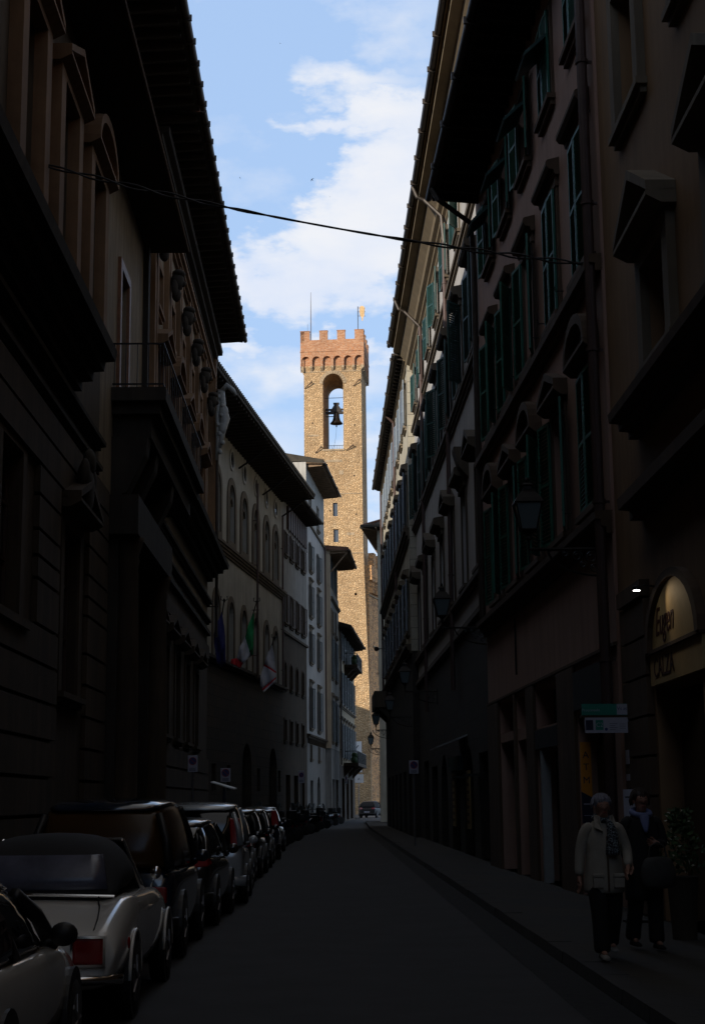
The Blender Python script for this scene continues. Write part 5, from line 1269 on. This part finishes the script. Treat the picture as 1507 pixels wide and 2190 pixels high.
# ------------------------------------------------------------------ two women on the right pavement
def skin_body(root, V, E, name='body', mat='skin', sub=1):
    me = bpy.data.meshes.new(name); me.from_pydata([v[:3] for v in V], E, []); me.materials.append(M[mat])
    o = put(name, me, root); sk = o.modifiers.new('sk', 'SKIN'); sk.use_smooth_shade = True
    for i, v in enumerate(V): d = me.skin_vertices[0].data[i]; d.radius = (v[3], v[4] if len(v) > 4 else v[3]); d.use_root = (i == 0)
    ss = o.modifiers.new('ss', 'SUBSURF'); ss.levels = sub; ss.render_levels = sub; return o
def garment(root, name, mat, rings, seg=18, cap=True, sub=1, fold=.0):
    m = MB(); R = []
    for (c, rx, ry) in rings:
        R.append([(c[0]+rx*math.cos(t)*(1+fold*math.sin(5*t+c[2]*9)), c[1]+ry*math.sin(t)*(1+fold*math.sin(7*t+c[2]*13)), c[2]) for t in [2*PI*k/seg for k in range(seg)]])
    m.loft(R, cap); return subsurf(m.build(name, mat, root), sub)
def limb(root, name, mat, path, rs, seg=12, sub=1):
    m = MB(); m.tube(path, rs, seg); return subsurf(m.build(name, mat, root), sub)
def hand(V, E, wi, w, d, side):
    """palm, four unequal bent fingers and a thumb grown from the wrist vertex wi; d: pointing direction"""
    w = Vector(w); d = Vector(d).normalized(); sx = Vector((side, 0, 0)); ac = Vector((0, 1, 0)) if abs(d.z) > .6 else Vector((0, 0, -1)); nrm = d.cross(ac).normalized()
    k = len(V); p = w+d*.045; V.append((*p, .030, .017)); E.append((wi, k)); p2 = w+d*.078; V.append((*p2, .034, .015)); E.append((k, k+1)); pi = k+1
    for f_, (off, ln) in enumerate(((-.030, .062), (-.010, .074), (.011, .070), (.030, .054))):
        b = p2+ac*off+d*.012; c = b+d*ln*.5+nrm*.006*side; e = c+d*ln*.42+nrm*.02*side
        n = len(V); V += [(*b, .009), (*c, .0085), (*e, .0065)]; E += [(pi, n), (n, n+1), (n+1, n+2)]
    b = p-ac*.034; c = b-ac*.02+d*.028; e = c+d*.026; n = len(V); V += [(*b, .011), (*c, .0095), (*e, .0075)]; E += [(k, n), (n, n+1), (n+1, n+2)]
def woman(loc, rz, H, label, arms, legs, coat, hair, hem, long_hair=False):
    r = empty('person', loc, rz, label, 'person', 'women walking on the right pavement'); k = H/1.62
    z = lambda v: v*k
    V = [(0, 0, z(.86), .13, .09), (0, 0, z(1.02), .11, .08), (0, 0, z(1.20), .13, .09), (0, .01, z(1.335), .07, .06), (0, .0, z(1.385), .05), (0, -.012, z(1.435), .056, .062), (0, -.008, z(1.50), .078, .094), (0, .0, z(1.56), .074, .088), (0, .005, z(1.595), .045, .055), (0, -.094, z(1.495), .007), (0, -.100, z(1.475), .010), (0, -.070, z(1.418), .022)]
    E = [(0, 1), (1, 2), (2, 3), (3, 4), (4, 5), (5, 6), (6, 7), (7, 8), (6, 9), (9, 10), (5, 11)]
    for sd, (el_, wr_, hd) in arms.items():
        n = len(V); V += [(sd*.125*k, 0, z(1.30), .036), (*el_, .030), (*wr_, .022)]; E += [(2, n), (n, n+1), (n+1, n+2)]; hand(V, E, n+2, wr_, hd, sd)
    for sd, (kn, an) in legs.items():
        n = len(V); V += [(sd*.085, 0, z(.79), .085), (*kn, .055), (*an, .035), (an[0], an[1]-.12, an[2]-.045, .03)]; E += [(0, n), (n, n+1), (n+1, n+2), (n+2, n+3)]
    skin_body(r, V, E)
    # face details
    for sg in (-1, 1):
        m = MB(); m.ell((sg*.028, -.088, z(1.508)), .011, .005, .0045); m.build('eye', 'signw', r); m = MB(); m.ell((sg*.028, -.0925, z(1.508)), .0045, .0025, .0042); m.tube([(sg*.014, -.092, z(1.524)), (sg*.030, -.092, z(1.528)), (sg*.044, -.082, z(1.522))], .003, 5); m.build('eyebrow', 'haird', r)
        m = MB(); m.ell((sg*.077, -.005, z(1.497)), .010, .018, .028); m.build('ear', 'skin', r)
    m = MB(); m.ell((0, -.094, z(1.447)), .023, .007, .008); m.build('mouth', 'lipc', r)
    m = MB()
    for i in range(330):                       # locks of hair lying over the skull
        a = random.uniform(0, 2*PI); e = random.uniform(.05, 1.5); fr = math.cos(a-1.5*PI)
        if fr > .35 and e < .55: continue
        c = Vector((.096*math.cos(a)*math.cos(e), .014+.106*math.sin(a)*math.cos(e), z(1.54)+.095*math.sin(e)))
        ln = (.10 if long_hair else .055); m.tube([c+Vector((0, 0, .01)), c+Vector((.010*math.cos(a), .010*math.sin(a), -ln*.5)), c+Vector((.006*math.cos(a), .004*math.sin(a), -ln))], [.007, .009, .003], 5)
    m.ell((0, .020, z(1.552)), .094, .102, .088)
    m.build('hair', hair, r, smooth=True)
    # trousers and shoes
    for sd, (kn, an) in legs.items():
        limb(r, 'trouser_leg', 'black', [(sd*.075, 0, z(.88)), (sd*.088, kn[1]*.4, z(.66)), kn, ((kn[0]+an[0])/2, (kn[1]+an[1])/2+.012, (kn[2]+an[2])/2), (an[0], an[1], an[2]+.03), (an[0], an[1], an[2]-.035)], [.105, .100, .086, .082, .086, .084])
        m = MB(); m.loft([[(an[0]+x*w_, y, an[2]-.085+zz_*h_) for x, zz_ in ((-1, 0), (1, 0), (1.05, .4), (.6, 1), (-.6, 1), (-1.05, .4))] for y, w_, h_ in ((an[1]+.05, .026, .05), (an[1]+.04, .034, .075), (an[1]-.02, .036, .085), (an[1]-.10, .042, .055), (an[1]-.16, .040, .04), (an[1]-.185, .022, .03))]); subsurf(m.build('shoe', 'shoe' if coat == 'coat' else 'black', r), 1)
    # jacket
    garment(r, 'jacket', coat, [((0, 0, hem), .208, .150), ((0, 0, hem+.02), .212, .154), ((0, 0, z(.86)), .198, .145), ((0, 0, z(1.0)), .176, .128), ((0, 0, z(1.15)), .182, .132), ((0, .005, z(1.26)), .176, .118), ((0, .01, z(1.315)), .148, .098), ((0, .01, z(1.355)), .100, .083), ((0, .008, z(1.40)), .080, .078)], fold=.04)
    for sd, (el_, wr_, hd) in arms.items():
        limb(r, 'sleeve', coat, [(sd*.10*k, .0, z(1.31)), (sd*.168*k, .0, z(1.30)), (sd*.205*k, el_[1]*.5, z(1.19)), el_, ((el_[0]+wr_[0])/2, (el_[1]+wr_[1])/2, (el_[2]+wr_[2])/2), (wr_[0], wr_[1], wr_[2])], [.060, .066, .062, .056, .049, .052])
    return r
w1 = woman((2.74, 15.75, .12), rad(6), 1.60, 'grey haired woman in hip length beige jacket and speckled scarf walking on the pavement',
  {-1: ((-.235, .02, 1.04), (-.262, -.02, .80), (0, -.1, -1)), 1: ((.255, .02, 1.05), (.20, -.17, .90), (-.35, -.5, -.6))},
  {-1: ((-.085, -.10, .46), (-.075, -.10, .105)), 1: ((.09, .0, .45), (.10, .20, .15))}, 'coat', 'hairg', .64)
m = MB(); m.tube([(.085*math.cos(t), .005+.085*math.sin(t), 1.375+.02*math.sin(t)) for t in [2*PI*k/16 for k in range(17)]], .030, 8, False); subsurf(m.build('scarf', 'scarf', w1), 1)
m = MB(); m.loft([[(x0-w_, y, z), (x0, y-.035, z), (x0+w_, y, z), (x0, y+.03, z)] for x0, w_, y, z in ((.03, .04, -.10, 1.37), (.045, .065, -.155, 1.30), (.055, .085, -.17, 1.22), (.05, .10, -.172, 1.12), (.05, .115, -.168, 1.03), (.05, .10, -.16, 1.01))]); subsurf(m.build('scarf_end', 'scarf', w1), 1)
for sg in (-1, 1):
    m = MB(); m.box(sg*.045, sg*.165, -.178, -.150, .80, .84); m.box(sg*.05, sg*.16, -.172, -.145, .70, .80); bevel(m.build('pocket', 'coat', w1), .01)
    m = MB(); m.hexa([(sg*.03, -.14, 1.24), (sg*.12, -.125, 1.29), (sg*.12, -.11, 1.29), (sg*.03, -.12, 1.24), (sg*.06, -.10, 1.40), (sg*.10, -.05, 1.41), (sg*.09, -.04, 1.41), (sg*.05, -.09, 1.40)]); bevel(m.build('collar', 'coat', w1), .008)
m = MB(); m.box(-.006, .006, -.172, -.14, .66, 1.2); m.build('jacket_placket', 'r2s', w1)
w2 = woman((3.32, 16.7, .12), rad(10), 1.66, 'dark haired woman in black coat and pale blue scarf beside the beige jacket',
  {-1: ((-.23, .02, 1.06), (-.20, -.15, .92), (0, -.4, -.8)), 1: ((.24, .0, 1.08), (.10, -.20, 1.10), (-.9, -.2, .1))},
  {-1: ((-.085, .02, .47), (-.08, .16, .12)), 1: ((.09, -.08, .47), (.09, -.08, .105))}, 'black', 'haird', .50, True)
m = MB(); m.tube([(.095*math.cos(t), .0+.09*math.sin(t), 1.415+.03*math.sin(t)) for t in [2*PI*k/16 for k in range(17)]], .036, 8, False); m.loft([[(x0-w_, y, z), (x0, y-.03, z), (x0+w_, y, z), (x0, y+.03, z)] for x0, w_, y, z in ((0, .09, -.10, 1.41), (-.01, .085, -.145, 1.33), (-.01, .05, -.155, 1.25), (-.01, .02, -.155, 1.20))]); subsurf(m.build('scarf', 'lblue', w2), 1)
bg_ = empty('handbag', (3.42, 16.42, .92), rad(10), 'large slouching grey handbag held in front by the dark haired woman', 'bag')
m = MB(); m.loft([[(x*a, y*b, z) for x, y in [(math.cos(2*PI*k/14), math.sin(2*PI*k/14)) for k in range(14)]] for a, b, z in ((.12, .05, -.16), (.19, .08, -.14), (.21, .09, .0), (.17, .07, .12), (.13, .04, .17))]); subsurf(m.build('bag_body', 'bag', bg_), 1)
m = MB(); m.tube([(-.10, 0, .15), (-.08, 0, .27), (0, 0, .31), (.08, 0, .27), (.10, 0, .15)], .010, 6); m.build('handle', 'bag', bg_)

# ------------------------------------------------------------------ light, sky, camera
SUN_EL, SUN_AZ = rad(16), rad(38)                 # sun behind the camera, to the left
to_sun = Vector((-math.sin(SUN_AZ)*math.cos(SUN_EL), -math.cos(SUN_AZ)*math.cos(SUN_EL), math.sin(SUN_EL)))
sd = bpy.data.lights.new('sun', 'SUN'); sd.energy = 5.0; sd.angle = rad(.5); sd.color = (1, .90, .76)
so = bpy.data.objects.new('sun', sd); C.objects.link(so); so.rotation_euler = to_sun.to_track_quat('Z', 'Y').to_euler()
w = bpy.data.worlds.new('World'); bpy.context.scene.world = w; w.use_nodes = True; nt = w.node_tree
for n in list(nt.nodes): nt.nodes.remove(n)
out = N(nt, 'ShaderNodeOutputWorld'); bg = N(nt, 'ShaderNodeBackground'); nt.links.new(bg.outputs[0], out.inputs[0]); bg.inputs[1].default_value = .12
sky = N(nt, 'ShaderNodeTexSky', sky_type='NISHITA'); sky.sun_disc = False; sky.sun_elevation = SUN_EL
sky.sun_rotation = math.atan2(to_sun.x, to_sun.y); sky.altitude = 50; sky.air_density = 1.2; sky.dust_density = .6; sky.ozone_density = 2.0
def mth(op, a, b=None, c=None, clamp=False):
    n = N(nt, 'ShaderNodeMath', operation=op); n.use_clamp = clamp
    for i, v in enumerate((a, b, c)):
        if v is None: continue
        if isinstance(v, (int, float)): n.inputs[i].default_value = v
        else: nt.links.new(v, n.inputs[i])
    return n.outputs[0]
tc = N(nt, 'ShaderNodeTexCoord'); sp_ = N(nt, 'ShaderNodeSeparateXYZ'); nt.links.new(tc.outputs['Generated'], sp_.inputs[0])
X, Y, Z = sp_.outputs
az = mth('ARCTAN2', X, Y); el = mth('ARCSINE', Z)
cv = N(nt, 'ShaderNodeCombineXYZ'); nt.links.new(az, cv.inputs[0]); nt.links.new(mth('MULTIPLY', el, 1.9), cv.inputs[1])
wn = N(nt, 'ShaderNodeTexNoise'); wn.inputs['Scale'].default_value = 9; wn.inputs['Detail'].default_value = 8; wn.inputs['Roughness'].default_value = .55; nt.links.new(cv.outputs[0], wn.inputs['Vector'])
wn2 = N(nt, 'ShaderNodeTexNoise'); wn2.inputs['Scale'].default_value = 30; wn2.inputs['Detail'].default_value = 8; wn2.inputs['Roughness'].default_value = .6; nt.links.new(cv.outputs[0], wn2.inputs['Vector'])
wsep = N(nt, 'ShaderNodeSeparateColor'); nt.links.new(wn.outputs['Color'], wsep.inputs[0])
wsep2 = N(nt, 'ShaderNodeSeparateColor'); nt.links.new(wn2.outputs['Color'], wsep2.inputs[0])
azw = mth('ADD', az, mth('ADD', mth('MULTIPLY', mth('SUBTRACT', wsep.outputs[0], .5), .16), mth('MULTIPLY', mth('SUBTRACT', wsep2.outputs[0], .5), .05)))
elw = mth('ADD', el, mth('ADD', mth('MULTIPLY', mth('SUBTRACT', wsep.outputs[1], .5), .10), mth('MULTIPLY', mth('SUBTRACT', wsep2.outputs[1], .5), .035)))
def blob(a0, e0, ra, re, tilt=0, amp=1):
    """soft bank of cloud round an azimuth and elevation (degrees)"""
    da = mth('SUBTRACT', azw, rad(a0)); de = mth('SUBTRACT', elw, rad(e0))
    de = mth('SUBTRACT', de, mth('MULTIPLY', da, tilt))
    q = mth('ADD', mth('POWER', mth('ABSOLUTE', mth('DIVIDE', da, rad(ra))), 2), mth('POWER', mth('ABSOLUTE', mth('DIVIDE', de, rad(re))), 2))
    return mth('MULTIPLY', mth('SUBTRACT', 1, q, clamp=True), amp*.9)
# banks of cloud: azimuth, elevation, half width, half height, tilt, density
BLOBS = [(.8, 19.8, 5.0, 2.0, .08, 1.5), (2.6, 21.9, 3.2, 2.6, .25, 1.5), (-2.4, 19.4, 3.4, 1.9, .0, 1.6), (3.2, 24.6, 3.0, 1.6, .0, 1.1), (.6, 24.7, 2.4, .6, -.12, .8), (1.6, 26.4, 3.6, .8, -.08, .62), (2.5, 28.2, 4, 1.0, 0, .35), (-.6, 16.9, .9, .7, 0, 1.1), (-3.5, 16.6, 1.5, .6, 0, .8), (2.6, 16.9, 1.6, .6, 0, .7), (0, 15.4, 6, 1.6, 0, .55), (-5, 11.5, 6, 3.4, 0, .8), (3.5, 12, 3.4, 5, 0, .6),
         (40, 30, 22, 12, 0, 1), (-50, 26, 20, 9, 0, 1), (10, 55, 30, 9, 0, .6), (120, 30, 30, 12, 0, 1), (-140, 35, 30, 10, 0, .8)]
tot = None
for b in BLOBS:
    v = blob(*b); tot = v if tot is None else mth('MAXIMUM', tot, v)
dens = mth('ADD', tot, mth('MULTIPLY', mth('SUBTRACT', wn.outputs['Fac'], .55), 1.1)); dens = mth('ADD', dens, mth('MULTIPLY', mth('SUBTRACT', wn2.outputs['Fac'], .5), .6))
cl = ramp(nt, dens, [(-.0, (0, 0, 0)), (.30, (.36, .36, .36)), (.62, (.85, .85, .85)), (1, (1, 1, 1))]); 
shade = ramp(nt, wn.outputs['Fac'], [(.35, (6.4, 6.9, 8.0)), (.6, (7.6, 7.65, 7.9))])
skyc = mix(nt, sky.outputs[0], (4.3, 6.1, 9.3), .7)
# unseen warm grey cloud added overhead, dimming and warming the light in the street
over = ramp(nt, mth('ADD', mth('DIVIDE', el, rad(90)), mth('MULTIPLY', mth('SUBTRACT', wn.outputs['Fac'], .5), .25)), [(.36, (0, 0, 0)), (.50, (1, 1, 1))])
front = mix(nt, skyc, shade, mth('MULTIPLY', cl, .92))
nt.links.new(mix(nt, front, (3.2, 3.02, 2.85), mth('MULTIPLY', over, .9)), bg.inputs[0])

cam = bpy.data.cameras.new('cam'); co = bpy.data.objects.new('camera', cam); C.objects.link(co)
Mx = Matrix((rr, uu, -cf)).transposed().to_4x4(); Mx.translation = Vector((0, 0, 1.7)); co.matrix_world = Mx
cam.sensor_fit = 'HORIZONTAL'; cam.sensor_width = 36; cam.lens = 3300/1507*36; cam.clip_end = 3000; cam.clip_start = .1
sc_ = bpy.context.scene; sc_.camera = co
sc_.view_settings.view_transform = 'Standard'; sc_.view_settings.look = 'None'; sc_.view_settings.gamma = 1; sc_.view_settings.exposure = 0
